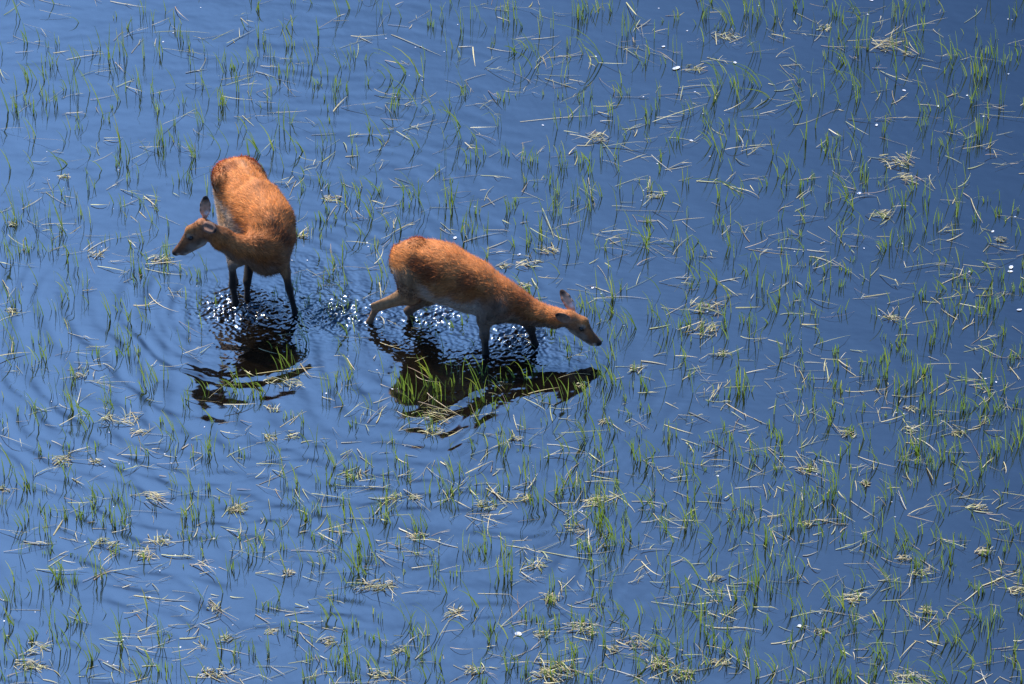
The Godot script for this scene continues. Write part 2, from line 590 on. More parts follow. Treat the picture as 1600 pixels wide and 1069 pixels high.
func build_antelopes() -> void:
	# --- the animal that wades to the right with its muzzle at the water
	var j: Dictionary = joints_walking()
	var fwd := Vector3(0.962, 0, 0.274)
	var lat := Vector3(-0.274, 0, 0.962)
	var root := Node3D.new()
	root.name = numbered("antelope")
	add_child(root)
	root.position = Vector3(-0.142, 0, -0.027)
	tag(root, "reddish brown antelope wading rightward with its muzzle lowered to the grass", "antelope", "antelopes wading in the marsh")
	var s := Hide.new()
	var side := Color(0.46, 0.36, 0.27)
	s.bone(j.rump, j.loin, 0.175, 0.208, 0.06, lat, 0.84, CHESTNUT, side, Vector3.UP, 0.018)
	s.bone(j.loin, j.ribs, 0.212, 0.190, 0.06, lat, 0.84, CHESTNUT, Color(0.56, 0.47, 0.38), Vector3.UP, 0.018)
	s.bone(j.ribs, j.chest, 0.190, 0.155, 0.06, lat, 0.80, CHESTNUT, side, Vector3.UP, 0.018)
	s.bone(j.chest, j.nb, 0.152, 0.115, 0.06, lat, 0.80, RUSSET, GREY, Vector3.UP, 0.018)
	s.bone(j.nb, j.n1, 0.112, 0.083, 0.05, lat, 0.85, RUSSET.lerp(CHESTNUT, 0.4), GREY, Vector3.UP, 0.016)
	s.bone(j.n1, j.n2, 0.083, 0.068, 0.04, lat, 0.88, CHESTNUT, GREY, Vector3.UP, 0.015)
	s.bone(j.n2, j.n2.lerp(j.poll, 0.5), 0.068, 0.050, 0.03, lat, 0.88, CHESTNUT, GREY, Vector3.UP, 0.012)
	s.mark(j.rump + lat * 0.13 + Vector3(0.04, 0.085, 0), 0.055, Color(0.13, 0.04, 0.016))
	s.mark(j.rump + lat * 0.15 + Vector3(0.11, 0.06, 0.02), 0.075, Color(0.20, 0.062, 0.02))
	s.mark(j.loin + lat * 0.17 + Vector3(-0.02, 0.10, 0), 0.075, Color(0.22, 0.07, 0.024))
	s.mark(j.loin + lat * 0.18 + Vector3(0.03, 0.02, 0), 0.020, Color(0.09, 0.03, 0.012))
	s.mark(j.loin + lat * 0.20 + Vector3(0.03, -0.03, 0), 0.06, Color(0.46, 0.21, 0.075))  # sunlit fluff of the side, painted into the coat
	s.mark(j.ribs + lat * 0.18 + Vector3(0.0, 0.01, 0), 0.055, Color(0.42, 0.18, 0.065))  # the same painted sunlight, carried on over the ribs
	s.mark(j.ribs + lat * 0.13 + Vector3(0.02, 0.12, 0), 0.075, Color(0.24, 0.075, 0.024))
	# hip and haunch
	s.bone(j.rump + Vector3(0.0, 0.07, 0.0), j.rump + Vector3(-0.07, 0.035, -0.02), 0.115, 0.085, 0.05, lat, 0.95, CHESTNUT, Color(0.62, 0.42, 0.26), Vector3.UP, 0.016)
	for sd in [-1.0, 1.0]:   # hip bone, and the hollow of the flank ahead of the haunch
		s.bone(j.rump + Vector3(0.085, 0.118, 0.02) + lat * sd * 0.075, j.rump + Vector3(0.12, 0.09, 0.03) + lat * sd * 0.09, 0.035, 0.03, 0.04, lat, 1.0, CHESTNUT, RUSSET, Vector3.UP, 0.014)
		s.bone(j.loin + lat * sd * 0.226 + Vector3(-0.06, 0.07, 0), j.loin + lat * sd * 0.216 + Vector3(-0.10, -0.08, 0), 0.075, 0.06, 0.05, lat, 1.0, CHESTNUT, RUSSET, Vector3.UP, 0.0, true)
		s.bone(j.chest + lat * sd * 0.060 + Vector3(-0.05, 0.10, 0), j.chest + lat * sd * 0.085 + Vector3(0.05, -0.05, 0.01), 0.055, 0.06, 0.04, lat, 1.0, RUSSET, GREY, Vector3.UP, 0.016)
		s.bone(j.ribs + lat * sd * 0.190 + Vector3(0.075, 0.03, 0.02), j.ribs + lat * sd * 0.172 + Vector3(0.06, -0.12, 0.02), 0.055, 0.05, 0.05, lat, 1.0, CHESTNUT, RUSSET, Vector3.UP, 0.0, true)
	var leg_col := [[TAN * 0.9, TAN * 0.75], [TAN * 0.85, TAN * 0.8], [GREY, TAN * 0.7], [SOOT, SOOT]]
	var down := Vector3(0, -0.16, 0)
	limb(s, [j.rh0 + Vector3(0, -0.02, 0), j.rh1 + Vector3(-0.02, 0, 0), j.rh2, j.rh3, j.rh3 + down * 0.8 + fwd * 0.03], [0.128, 0.080, 0.028, 0.023, 0.022], leg_col, fwd, lat, 0.06, [0.014, 0.01, 0.004, 0.0])
	s.bone(j.rh1.lerp(j.rh2, 0.4) + Vector3(-0.02, 0.015, 0), j.rh2 + Vector3(-0.026, 0.022, 0), 0.030, 0.017, 0.012, lat, 0.8, TAN * 0.9, TAN * 0.8, fwd, 0.004)
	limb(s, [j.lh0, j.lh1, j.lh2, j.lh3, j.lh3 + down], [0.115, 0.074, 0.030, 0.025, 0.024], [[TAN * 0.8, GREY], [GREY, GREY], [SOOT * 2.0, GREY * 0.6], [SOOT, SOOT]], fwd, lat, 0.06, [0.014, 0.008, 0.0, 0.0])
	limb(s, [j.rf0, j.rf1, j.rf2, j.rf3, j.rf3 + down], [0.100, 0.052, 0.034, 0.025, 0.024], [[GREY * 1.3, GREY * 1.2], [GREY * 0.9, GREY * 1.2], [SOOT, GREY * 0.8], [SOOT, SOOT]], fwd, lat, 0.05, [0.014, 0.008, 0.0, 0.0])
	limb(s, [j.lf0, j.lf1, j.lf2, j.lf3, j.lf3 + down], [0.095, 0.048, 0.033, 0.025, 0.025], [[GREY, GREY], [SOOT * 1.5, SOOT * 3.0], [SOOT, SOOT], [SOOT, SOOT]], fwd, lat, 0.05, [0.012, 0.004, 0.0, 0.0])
	# tail lying against the rump
	s.bone(j.tail0, j.tail0.lerp(j.tail1, 0.55) + Vector3(-0.012, 0, 0), 0.030, 0.020, 0.03, lat, 1.0, CHESTNUT, TAN, Vector3.UP, 0.016)
	s.bone(j.tail0.lerp(j.tail1, 0.55) + Vector3(-0.012, 0, 0), j.tail1 + Vector3(0.0, 0.03, 0), 0.020, 0.012, 0.02, lat, 1.0, RUSSET, SOOT, Vector3.UP, 0.02)
	var up2: Vector3 = (j.poll - j.muz).normalized().cross(lat).normalized()
	if up2.y < 0:
		up2 = -up2
	var face := Hide.new()
	head(face, j, lat, up2, j.n1, 0.068, CHESTNUT, GREY)
	ear(face, j.e0, j.e1, Vector3(0.35, 0.1, 0.95), 0.036)
	ear(face, j.f0, j.f0 + (j.f1 - j.f0).normalized() * 0.135, Vector3(0.3, -0.3, 0.9), 0.037, Color(0.36, 0.22, 0.15))
	var eye: Vector3 = j.brow.lerp(j.mid, 0.42)
	finish(root, s, face, 1, [eye + lat * 0.036, eye - lat * 0.036], 46000)

	# --- the animal that stands end-on with its head turned to the left
	j = joints_turning()
	fwd = Vector3(0.404, 0, 0.915)
	lat = Vector3(0.915, 0, -0.404)
	root = Node3D.new()
	root.name = numbered("antelope")
	add_child(root)
	root.position = Vector3(-1.787, 0, -0.747)
	tag(root, "orange brown antelope standing chest forward with its head turned sideways over its shoulder line", "antelope", "antelopes wading in the marsh")
	s = Hide.new()
	var flank := Color(0.58, 0.46, 0.35)
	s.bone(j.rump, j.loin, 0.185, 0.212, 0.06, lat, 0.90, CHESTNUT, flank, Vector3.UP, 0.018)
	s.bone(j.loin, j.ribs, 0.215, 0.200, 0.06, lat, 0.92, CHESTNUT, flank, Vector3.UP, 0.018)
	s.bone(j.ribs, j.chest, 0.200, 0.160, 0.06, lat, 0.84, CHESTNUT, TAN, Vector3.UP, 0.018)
	s.bone(j.chest, j.front, 0.156, 0.135, 0.06, lat, 0.82, RUSSET.lerp(CHESTNUT, 0.4), GREY * 1.2, Vector3.UP, 0.022)
	s.bone(j.front, j.nb, 0.140, 0.118, 0.05, Vector3(0, 0, 1), 0.9, RUSSET.lerp(CHESTNUT, 0.5), GREY * 1.1, Vector3.UP, 0.026)  # grey-brown ruff, deepened with painted shade under neck and chest
	s.bone(j.nb, j.n1, 0.116, 0.092, 0.05, Vector3(0, 0, 1), 0.85, CHESTNUT * 0.9, GREY * 1.1, Vector3.UP, 0.020)
	s.bone(j.n1, j.n2, 0.092, 0.074, 0.04, Vector3(0, 0, 1), 0.88, CHESTNUT, GREY * 1.2, Vector3.UP, 0.015)
	s.bone(j.n2, j.n2.lerp(j.poll, 0.5), 0.074, 0.052, 0.03, Vector3(0, 0, 1), 0.88, CHESTNUT, GREY * 1.2, Vector3.UP, 0.012)
	s.mark(j.chest + Vector3(0.02, 0.13, 0.07), 0.055, Color(0.20, 0.07, 0.026))
	s.mark(j.chest + Vector3(0.09, 0.08, 0.09), 0.060, Color(0.15, 0.06, 0.026))
	s.mark(j.front + Vector3(-0.02, 0.11, 0.05), 0.060, Color(0.24, 0.085, 0.03))
	s.mark(j.chest + Vector3(0.0, 0.185, -0.02), 0.020, Color(0.10, 0.035, 0.014))
	for i in 14:   # the paler line of the spine
		s.mark((j.rump + Vector3(0.03, 0.20, 0.02)).lerp(j.chest + Vector3(0.0, 0.19, -0.06), i / 13.0), 0.026, Color(0.56, 0.28, 0.14))
	s.mark(j.rump + Vector3(-0.05, 0.17, 0.03), 0.06, Color(0.28, 0.09, 0.028))
	s.mark(j.loin + Vector3(-0.20, 0.07, 0.10), 0.06, Color(0.24, 0.085, 0.03))
	s.mark(j.loin + Vector3(-0.21, -0.02, 0.12), 0.09, Color(0.56, 0.42, 0.30))
	# ridge of the spine, hip points
	s.bone(j.rump + Vector3(0.0, 0.185, -0.02), j.loin + Vector3(0.015, 0.20, 0), 0.024, 0.022, 0.06, lat, 1.0, CHESTNUT * 1.05, CHESTNUT, Vector3.UP, 0.014)
	s.bone(j.loin + Vector3(0.015, 0.20, 0), j.chest + Vector3(0.0, 0.165, 0.0), 0.022, 0.030, 0.06, lat, 1.0, Color(0.46, 0.22, 0.12), CHESTNUT, Vector3.UP, 0.014)
	for sd in [-1.0, 1.0]:
		s.bone(j.loin + lat * sd * 0.05 + Vector3(-0.02, 0.235, -0.10), j.loin + lat * sd * 0.12 + Vector3(-0.02, 0.185, -0.08), 0.03, 0.03, 0.05, lat, 1.0, CHESTNUT, CHESTNUT, Vector3.UP, 0.0, true)
		s.bone(j.loin + lat * sd * 0.236 + Vector3(-0.03, 0.10, -0.09), j.loin + lat * sd * 0.236 + Vector3(-0.03, -0.06, -0.07), 0.06, 0.06, 0.05, lat, 1.0, CHESTNUT, RUSSET, Vector3.UP, 0.0, true)
		s.bone(j.chest + lat * sd * 0.07 + Vector3(-0.02, 0.125, -0.03), j.chest + lat * sd * 0.125 + Vector3(0, 0.02, 0.03), 0.05, 0.06, 0.035, lat, 1.0, CHESTNUT * 0.85, RUSSET, Vector3.UP, 0.018)
		s.bone(j.rump + lat * 0.10 * sd + Vector3(0, 0.09, 0.04), j.rump + lat * 0.07 * sd + Vector3(-0.03, 0.05, -0.09), 0.085, 0.10, 0.06, lat, 1.0, CHESTNUT, TAN, Vector3.UP, 0.016)
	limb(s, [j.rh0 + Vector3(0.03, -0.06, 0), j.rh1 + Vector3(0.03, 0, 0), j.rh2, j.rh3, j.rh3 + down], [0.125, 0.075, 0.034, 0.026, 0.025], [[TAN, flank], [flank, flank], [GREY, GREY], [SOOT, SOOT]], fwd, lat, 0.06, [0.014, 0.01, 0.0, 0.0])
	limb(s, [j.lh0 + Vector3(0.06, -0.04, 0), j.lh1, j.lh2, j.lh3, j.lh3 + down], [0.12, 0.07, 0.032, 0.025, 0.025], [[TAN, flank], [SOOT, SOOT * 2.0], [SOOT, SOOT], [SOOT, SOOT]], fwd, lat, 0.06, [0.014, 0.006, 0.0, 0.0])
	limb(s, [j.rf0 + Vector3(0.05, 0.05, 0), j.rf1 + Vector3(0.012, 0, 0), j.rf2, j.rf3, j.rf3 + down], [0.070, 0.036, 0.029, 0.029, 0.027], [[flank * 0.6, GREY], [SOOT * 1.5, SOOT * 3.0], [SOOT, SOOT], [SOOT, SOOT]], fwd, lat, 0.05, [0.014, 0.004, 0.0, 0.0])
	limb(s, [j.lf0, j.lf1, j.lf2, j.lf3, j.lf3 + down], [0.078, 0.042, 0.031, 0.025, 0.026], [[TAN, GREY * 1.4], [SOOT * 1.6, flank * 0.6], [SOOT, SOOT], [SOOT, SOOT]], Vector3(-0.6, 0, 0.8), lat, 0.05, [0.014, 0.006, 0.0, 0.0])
	s.bone(j.tail0 + Vector3(0.05, 0.0, -0.04), j.tail1 + Vector3(0.05, 0, -0.03), 0.026, 0.014, 0.03, lat, 1.0, CHESTNUT, SOOT, Vector3.UP, 0.016)
	var hl := Vector3(0.08, 0, 0.997)
	var up1: Vector3 = (j.poll - j.muz).normalized().cross(hl).normalized()
	if up1.y < 0:
		up1 = -up1
	face = Hide.new()
	head(face, j, hl, up1, j.n1, 0.074, CHESTNUT, GREY * 1.2)
	ear(face, j.e0, j.e1, Vector3(0.1, 0.1, 1.0), 0.039)
	ear(face, j.f0, j.f0 + Vector3(0.75, 0.06, 0.66).normalized() * 0.105, Vector3(-0.3, 0.45, 0.84), 0.042, Color(0.34, 0.20, 0.14))
	eye = j.brow.lerp(j.mid, 0.42)
	finish(root, s, face, 2, [eye + hl * 0.037, eye - hl * 0.037], 50000)
# ------------------------------------------------------------------ grass, dead stalks, straw, petals
class Leafy:
	var v := PackedVector3Array()
	var n := PackedVector3Array()
	var c := PackedColorArray()
	var ix := PackedInt32Array()

	# a leaf blade: a ribbon creased along its middle that follows a bent line
	func blade(pts: Array, w0: float, face: Vector3, ca: Color, cb: Color) -> void:
		var k := v.size()
		var m := pts.size()
		for i in m:
			var p: Vector3 = pts[i]
			var t := float(i) / (m - 1)
			var d: Vector3 = (pts[mini(i + 1, m - 1)] - pts[maxi(i - 1, 0)]).normalized()
			var s := d.cross(face)
			s = (s if s.length() > 0.05 else d.cross(Vector3.UP)).normalized()
			var nn := s.cross(d).normalized()
			var w := w0 * (1.0 - pow(t, 2.2)) * (0.75 + 0.9 * t * (1.0 - t)) + 0.0006
			v.append_array([p - s * w, p + nn * w * 0.35, p + s * w])
			n.append_array([(nn - s * 0.35).normalized(), nn, (nn + s * 0.35).normalized()])
			var cc := ca.lerp(cb, t)
			c.append_array([cc, cc, cc])
		for i in m - 1:
			var a := k + i * 3
			ix.append_array([a, a + 3, a + 1, a + 1, a + 3, a + 4, a + 1, a + 4, a + 2, a + 2, a + 4, a + 5])

	# a stalk: a thin flattened tube
	func stalk(pts: Array, w: float, ca: Color, cb: Color) -> void:
		var k := v.size()
		var m := pts.size()
		for i in m:
			var p: Vector3 = pts[i]
			var t := float(i) / (m - 1)
			var d: Vector3 = (pts[mini(i + 1, m - 1)] - pts[maxi(i - 1, 0)]).normalized()
			var s := d.cross(Vector3.UP)
			s = (s if s.length() > 0.05 else Vector3.RIGHT).normalized()
			var u := s.cross(d).normalized()
			var ww := w * (1.0 - 0.55 * t)
			v.append_array([p - s * ww, p + u * ww * 0.5, p + s * ww, p - u * ww * 0.5])
			n.append_array([-s, u, s, -u])
			var cc := ca.lerp(cb, t)
			c.append_array([cc, cc, cc, cc])
		for i in m - 1:
			for q in 4:
				var a := k + i * 4 + q
				var b := k + i * 4 + (q + 1) % 4
				ix.append_array([a, a + 4, b, b, a + 4, b + 4])

func bent(a: Vector3, b: Vector3, ctrl: Vector3, n: int) -> Array:
	var out := []
	for i in n + 1:
		var t := float(i) / n
		out.append(a * (1 - t) * (1 - t) + ctrl * 2.0 * t * (1 - t) + b * t * t)
	return out

func green() -> Color:
	var c := Color(0.22, 0.325, 0.085).lerp(Color(0.46, 0.50, 0.21), rng.randf())
	if rng.randf() < 0.4:
		c = c.lerp(Color(0.23, 0.33, 0.21), rng.randf())
	return c

func straw() -> Color:
	var r := rng.randf()
	var c := Color(0.80, 0.67, 0.34).lerp(Color(0.54, 0.44, 0.17), rng.randf())
	if r < 0.16:
		c = Color(0.34, 0.22, 0.16).lerp(c, rng.randf() * 0.6)
	elif r < 0.50:
		c = c.lerp(Color(0.40, 0.47, 0.13), 0.35 + 0.5 * rng.randf())
	elif r < 0.62:
		c = c.lerp(Color(0.88, 0.79, 0.54), 0.7)
	return c

func tuft(l: Leafy, at: Vector3, h: float, dx: float, n: int) -> void:
	var spread := 0.005 + 0.0035 * n
	var dense := n >= 5 and h < 0.13
	for i in n:
		var f := 1.0 if i == 0 else rng.randf_range(0.38, 0.98)
		var hh := h * f
		var b := at + Vector3(rng.randfn() * spread, -0.03, rng.randfn() * spread)
		var lean := dx * rng.randf_range(0.55, 1.1) * f + (0.0 if i == 0 else rng.randfn() * 0.16 * h)
		if i == 0:
			lean = dx
		hh *= 1.17
		var tip := Vector3(at.x + lean, hh, at.z + hh * (0.22 + 0.15 * rng.randfn()))
		if i > 0:
			tip += Vector3(b.x - at.x, 0, b.z - at.z)
		var arch := absf(lean) / maxf(hh, 0.02)
		var bow := minf(arch, 1.4)
		var ctrl := Vector3(lerpf(b.x, tip.x, 0.46 - 0.16 * bow), hh * (0.54 + 0.30 * bow), lerpf(b.z, tip.z, 0.4)) + Vector3(rng.randfn(), 0, 0) * 0.04 * hh
		var pts := bent(b, tip, ctrl, 6 if arch > 0.7 else 4)
		if rng.randf() < 0.10 and hh > 0.08:   # a blade that has snapped over
			pts.append(tip + Vector3(rng.randf_range(-1, 1) * 0.07, -hh * rng.randf_range(0.2, 0.5), rng.randf_range(-0.04, 0.04)))
		var c := green()
		if dense:
			c = c.lerp(Color(0.30, 0.44, 0.07), 0.5)
		var dry := rng.randf() < 0.13
		var top := c.lerp(Color(0.36, 0.40, 0.16), rng.randf() * 0.5)
		if dry:
			top = straw()
		var yaw := rng.randf_range(-1.2, 1.2)
		l.blade(pts, rng.randf_range(0.0017, 0.0037) * (1.15 if dense else 1.0), Vector3(sin(yaw), 0.1, cos(yaw)), c.lerp(Color(0.13, 0.15, 0.05), 0.3), top)

func floating(l: Leafy, p: Vector2, q: Vector2, thick: float) -> void:
	# from p to q on the water as seen; an end or the middle may stand clear of the surface
	var len := p.distance_to(q)
	var y0 := 0.004
	var y1 := 0.004
	var ym := 0.006
	var r := rng.randf()
	if r < 0.30:
		y1 = rng.randf_range(0.01, 0.30) * minf(len, 0.22)
		ym = y1 * 0.6
	elif r < 0.45:
		y0 = rng.randf_range(0.01, 0.25) * minf(len, 0.22)
		ym = y0 * 0.6
	elif r < 0.62:
		ym = 0.01 + 0.16 * minf(len, 0.3) * rng.randf()
	var a := Vector3(p.x, y0, p.y + y0 * SLANT)
	var b := Vector3(q.x, y1, q.y + y1 * SLANT)
	var mid := p.lerp(q, rng.randf_range(0.35, 0.65)) + Vector2(-(q - p).y, (q - p).x) * rng.randfn() * 0.05
	var m := Vector3(mid.x, ym, mid.y + ym * SLANT)
	var ctrl := m * 2.0 - (a + b) * 0.5
	var c := straw()
	if len > 0.1 and rng.randf() < 0.45:   # a dried leaf that parts from it
		var from := a.lerp(b, rng.randf_range(0.3, 0.7))
		var turn := (q - p).angle() + rng.randf_range(0.25, 0.9) * (1.0 if rng.randf() < 0.5 else -1.0)
		var to := from + Vector3(cos(turn), 0, sin(turn)) * len * rng.randf_range(0.2, 0.5)
		from.y = ym * 0.8
		to.y = rng.randf_range(0.003, 0.03)
		var lc := c.lerp(straw(), 0.6)
		l.blade(bent(from, to, from.lerp(to, 0.5) + Vector3(0, rng.randf_range(0.0, 0.02), 0), 4), thick * rng.randf_range(0.6, 1.0), Vector3(rng.randfn() * 0.4, 1, rng.randfn() * 0.4), lc, lc)
	if rng.randf() < 0.55:
		l.stalk(bent(a, b, ctrl, 5), thick, c, c.lerp(straw(), 0.4))
	else:
		l.blade(bent(a, b, ctrl, 5), thick * 1.35, Vector3(rng.randfn() * 0.3, 1, rng.randfn() * 0.3), c, c.lerp(straw(), 0.5))

func heap(l: Leafy, at: Vector2, size: float) -> void:
	var n := int(11 + size * 75.0)
	var main := rng.randf_range(-0.5, 0.5)
	var bias := rng.randf_range(-0.25, 0.25)
	for i in n:
		var a := main + rng.randfn() * 0.55 + (PI if rng.randf() < 0.5 else 0.0)
		if rng.randf() < 0.22:
			a = rng.randf() * TAU
		var c := Vector3(at.x + rng.randf_range(-0.5, 0.5) * size, 0.004 + absf(rng.randfn()) * size * 0.05, at.y + rng.randf_range(-0.35, 0.35) * size + bias * size)
		var len := size * rng.randf_range(0.2, 0.75) * (1.6 if rng.randf() < 0.12 else 1.0)
		var d := Vector3(cos(a), 0, sin(a)) * len * 0.5
		var p := c - d
		var q := c + d
		q.y = maxf(0.003, c.y + rng.randf_range(-0.1, 0.30) * len)
		p.y = maxf(0.003, c.y - 0.02)
		var ctrl := c + Vector3(rng.randfn() * 0.12 * len, rng.randf_range(0.0, 0.30) * len, rng.randfn() * 0.12 * len)
		var col := straw()
		l.blade(bent(p, q, ctrl, 4), rng.randf_range(0.0014, 0.0034), Vector3(rng.randfn() * 0.5, 1, rng.randfn() * 0.5), col, col.lerp(straw(), 0.5))
	for i in int(size * 16.0):
		tuft(l, Vector3(at.x + rng.randfn() * size * 0.3, 0, at.y + rng.randfn() * size * 0.3), rng.randf_range(0.03, 0.09), rng.randfn() * 0.02, 2)

func leafy_mesh(l: Leafy, m: Material, origin: Vector3) -> ArrayMesh:
	var v := PackedVector3Array()
	v.resize(l.v.size())
	for i in v.size():
		v[i] = l.v[i] - origin
	return mesh_of(v, l.n, l.c, l.ix, m)

const COLUMNS := ["by the left edge", "on the left side", "centre left", "left of middle", "right of middle", "centre right", "on the right side", "by the right edge"]
const ROWS := ["topmost strip", "upper strip", "strip above middle", "middle strip", "strip below middle", "lower strip", "bottommost strip"]
const COUNT := ["", "single", "two-bladed", "three-bladed", "four-bladed", "five-bladed", "bushy", "bushy", "bushy"]
const NTH := ["leftmost", "second from left", "third from left", "fourth from left", "fifth from left", "sixth from left", "seventh from left", "eighth from left"]

func place_words(x: float, z: float) -> String:
	var u := clampf(0.5 + x / (7.11 + (-z) * 0.19), 0.0, 0.999)
	var w := clampf((z + 4.55) / 8.2, 0.0, 0.999)
	return "%s, %s" % [COLUMNS[int(u * 8)], ROWS[int(w * 7)]]

func name_apart(items: Array) -> void:
	# items: [node, words, x]; words that several share get their order from the left in front
	var same := {}
	for it in items:
		if not same.has(it[1]):
			same[it[1]] = []
		same[it[1]].append(it)
	for words in same:
		var list: Array = same[words]
		list.sort_custom(func(a, b): return a[2] < b[2])
		for i in list.size():
			list[i][0].set_meta("label", words if list.size() == 1 else "%s %s" % [NTH[mini(i, 7)], words])

func build_plants() -> void:
	var leaf := mat(Color.WHITE, 0.34)
	leaf.resource_name = "grass blade"
	leaf.vertex_color_use_as_albedo = true
	leaf.backlight_enabled = true
	leaf.backlight = Color(0.9, 1.0, 0.5)
	var dead := mat(Color.WHITE, 0.45)
	dead.resource_name = "dead straw"
	dead.vertex_color_use_as_albedo = true
	dead.backlight_enabled = true
	dead.backlight = Color(0.4, 0.38, 0.3)

	# --- green tufts
	var tufts := []
	for part in [tuft_places_0(), tuft_places_1(), tuft_places_2(), tuft_places_3()]:
		for i in range(0, part.size(), 5):
			tufts.append([part[i] * 0.01, part[i + 1] * 0.01, part[i + 2] * 0.0120, part[i + 3] * 0.0120, int(part[i + 4])])
	tufts.sort_custom(func(a, b): return a[2] * (1.5 + a[4]) > b[2] * (1.5 + b[4]))
	var named := []
	var rest := Leafy.new()
	for i in tufts.size():
		var t: Array = tufts[i]
		var at := Vector3(t[0], 0, t[1])
		# a few thinner shoots come up round each one
		for k in rng.randi_range(0, 2 if t[0] < 0.0 else 3):
			var off := Vector3(rng.randfn() * 0.07, 0, rng.randfn() * 0.09)
			tuft(rest, at + off, t[2] * rng.randf_range(0.35, 0.9), t[3] * rng.randf_range(0.3, 1.2) - 0.015, rng.randi_range(1, 3))
		if i >= 300:
			tuft(rest, at, t[2], t[3], t[4])
			continue
		var l := Leafy.new()
		tuft(l, at, t[2], t[3], t[4])
		var o := put("grass_tuft", leafy_mesh(l, leaf, at))
		o.position = at
		tag(o, "", "grass tuft", "green grass tufts standing in the water")
		var lean: float = t[3] / t[2]
		named.append([o, "%s %s grass tuft %s, %s" % ["tall" if t[2] > 0.19 else "middling" if t[2] > 0.14 else "short", COUNT[t[4]], "upright" if absf(lean) < 0.2 else "leaning left" if lean < 0 else "leaning right", place_words(t[0], t[1])], t[0]])
	name_apart(named)
	# single thin shoots everywhere between
	for i in 750:
		var x := rng.randf_range(-4.1, 4.1)
		if rng.randf() < 0.3:
			x = absf(x)
		tuft(rest, Vector3(x, 0, rng.randf_range(-4.7, 3.9)), rng.randf_range(0.05, 0.19), rng.randfn() * 0.03 - 0.03, rng.randi_range(1, 2))
	# sparse sprigs beyond the edges of the view
	for i in 420:
		var x := rng.randf_range(-7.0, 7.0)
		var z := rng.randf_range(-7.5, 6.5)
		if absf(x) < 3.75 - 0.06 * z and z > -4.7 and z < 3.75:
			continue
		tuft(rest, Vector3(x, 0, z), rng.randf_range(0.06, 0.2), rng.randfn() * 0.05 - 0.03, rng.randi_range(2, 6))
	var g := put("marsh_grass", leafy_mesh(rest, leaf, Vector3.ZERO))
	g.set_meta("kind", "stuff")
	g.set_meta("label", "small thin green grass sprigs scattered all over the water")
	g.set_meta("category", "grass")

	# --- dead stalks afloat
	var stalks := []
	for part in [stalk_places_0(), stalk_places_1(), stalk_places_2(), stalk_places_3()]:
		for i in range(0, part.size(), 4):
			stalks.append([Vector2(part[i], part[i + 1]) * 0.01, Vector2(part[i + 2], part[i + 3]) * 0.01])
	stalks.sort_custom(func(a, b): return a[0].distance_to(a[1]) > b[0].distance_to(b[1]))
	named = []
	var litter := Leafy.new()
	var sparkle := []
	for i in stalks.size():
		var p: Vector2 = stalks[i][0]
		var q: Vector2 = stalks[i][1]
		if rng.randf() < 0.75:   # finer bits that drifted against it
			var off := p.lerp(q, rng.randf()) + Vector2(rng.randfn() * 0.07, rng.randfn() * 0.09)
			var turn := (q - p).angle() + rng.randfn() * 0.9
			if off.distance_to(Vector2(0.56, 0.15)) > 0.45:
				floating(litter, off, off + Vector2(cos(turn), sin(turn)) * rng.randf_range(0.05, 0.22), rng.randf_range(0.0009, 0.0019))
		if rng.randf() < 0.36:   # white beads that model sun glints along it
			var from := rng.randf_range(0.0, 0.7)
			for k in rng.randi_range(1, 6):
				var b := p.lerp(q, minf(from + k * rng.randf_range(0.03, 0.07), 1.0))
				sparkle.append(Vector3(b.x + rng.randfn() * 0.004, rng.randf_range(0.0012, 0.0034), b.y + rng.randfn() * 0.004))
		var thick := rng.randf_range(0.0011, 0.0027) * (1.35 if rng.randf() < 0.2 else 1.0)
		if i >= 300:
			floating(litter, p, q, thick)
			continue
		var l := Leafy.new()
		floating(l, p, q, thick)
		var mid := (p + q) * 0.5
		var at := Vector3(mid.x, 0, mid.y)
		var o := put("dead_stalk", leafy_mesh(l, dead, at))
		o.position = at
		tag(o, "", "grass stalk", "dead grass stalks lying on the water")
		var slope := (q - p).angle()
		if absf(slope) > PI / 2:
			slope = wrapf(slope + PI, -PI, PI)
		var len := p.distance_to(q)
		named.append([o, "%s dead stalk %s, %s" % ["long" if len > 0.36 else "middling" if len > 0.26 else "short", "lying level" if absf(slope) < 0.2 else "rising rightward" if slope < 0 else "falling rightward", place_words(mid.x, mid.y)], mid.x])
	name_apart(named)
	for i in 520:
		var x := rng.randf_range(-4.0, 4.0)
		if rng.randf() < 0.3:
			x = absf(x)
		var z := rng.randf_range(-4.6, 3.8)
		var a := rng.randfn() * 0.6
		if Vector2(x, z).distance_to(Vector2(0.5, 0.15)) > 0.5:
			floating(litter, Vector2(x, z), Vector2(x, z) + Vector2(cos(a), sin(a)) * rng.randf_range(0.08, 0.3), rng.randf_range(0.0008, 0.0017))
	for i in 260:
		var x := rng.randf_range(-6.5, 6.5)
		var z := rng.randf_range(-7.0, 6.0)
		if absf(x) < 3.75 - 0.06 * z and z > -4.7 and z < 3.75:
			continue
		var a := rng.randf() * TAU
		floating(litter, Vector2(x, z), Vector2(x, z) + Vector2(cos(a), sin(a)) * rng.randf_range(0.1, 0.3), 0.003)
	var s := put("floating_straw_litter", leafy_mesh(litter, dead, Vector3.ZERO))
	s.set_meta("kind", "stuff")
	s.set_meta("label", "short bits of pale dead straw scattered over the water")
	s.set_meta("category", "straw")

	for i in 260:   # more modelled sun glints, strewn round the animals' legs
		var at: Array = ring_at
		var c: Vector2 = at[i % 2]
		sparkle.append(Vector3(c.x + rng.randfn() * 0.34, rng.randf_range(0.001, 0.0026), c.y + rng.randfn() * 0.18))
	var beads := Leafy.new()
	for b in sparkle:
		bead(beads, b)
	var bm := mat(Color(0.85, 0.87, 0.88), 0.25)  # plain white that imitates the flash of sun glints
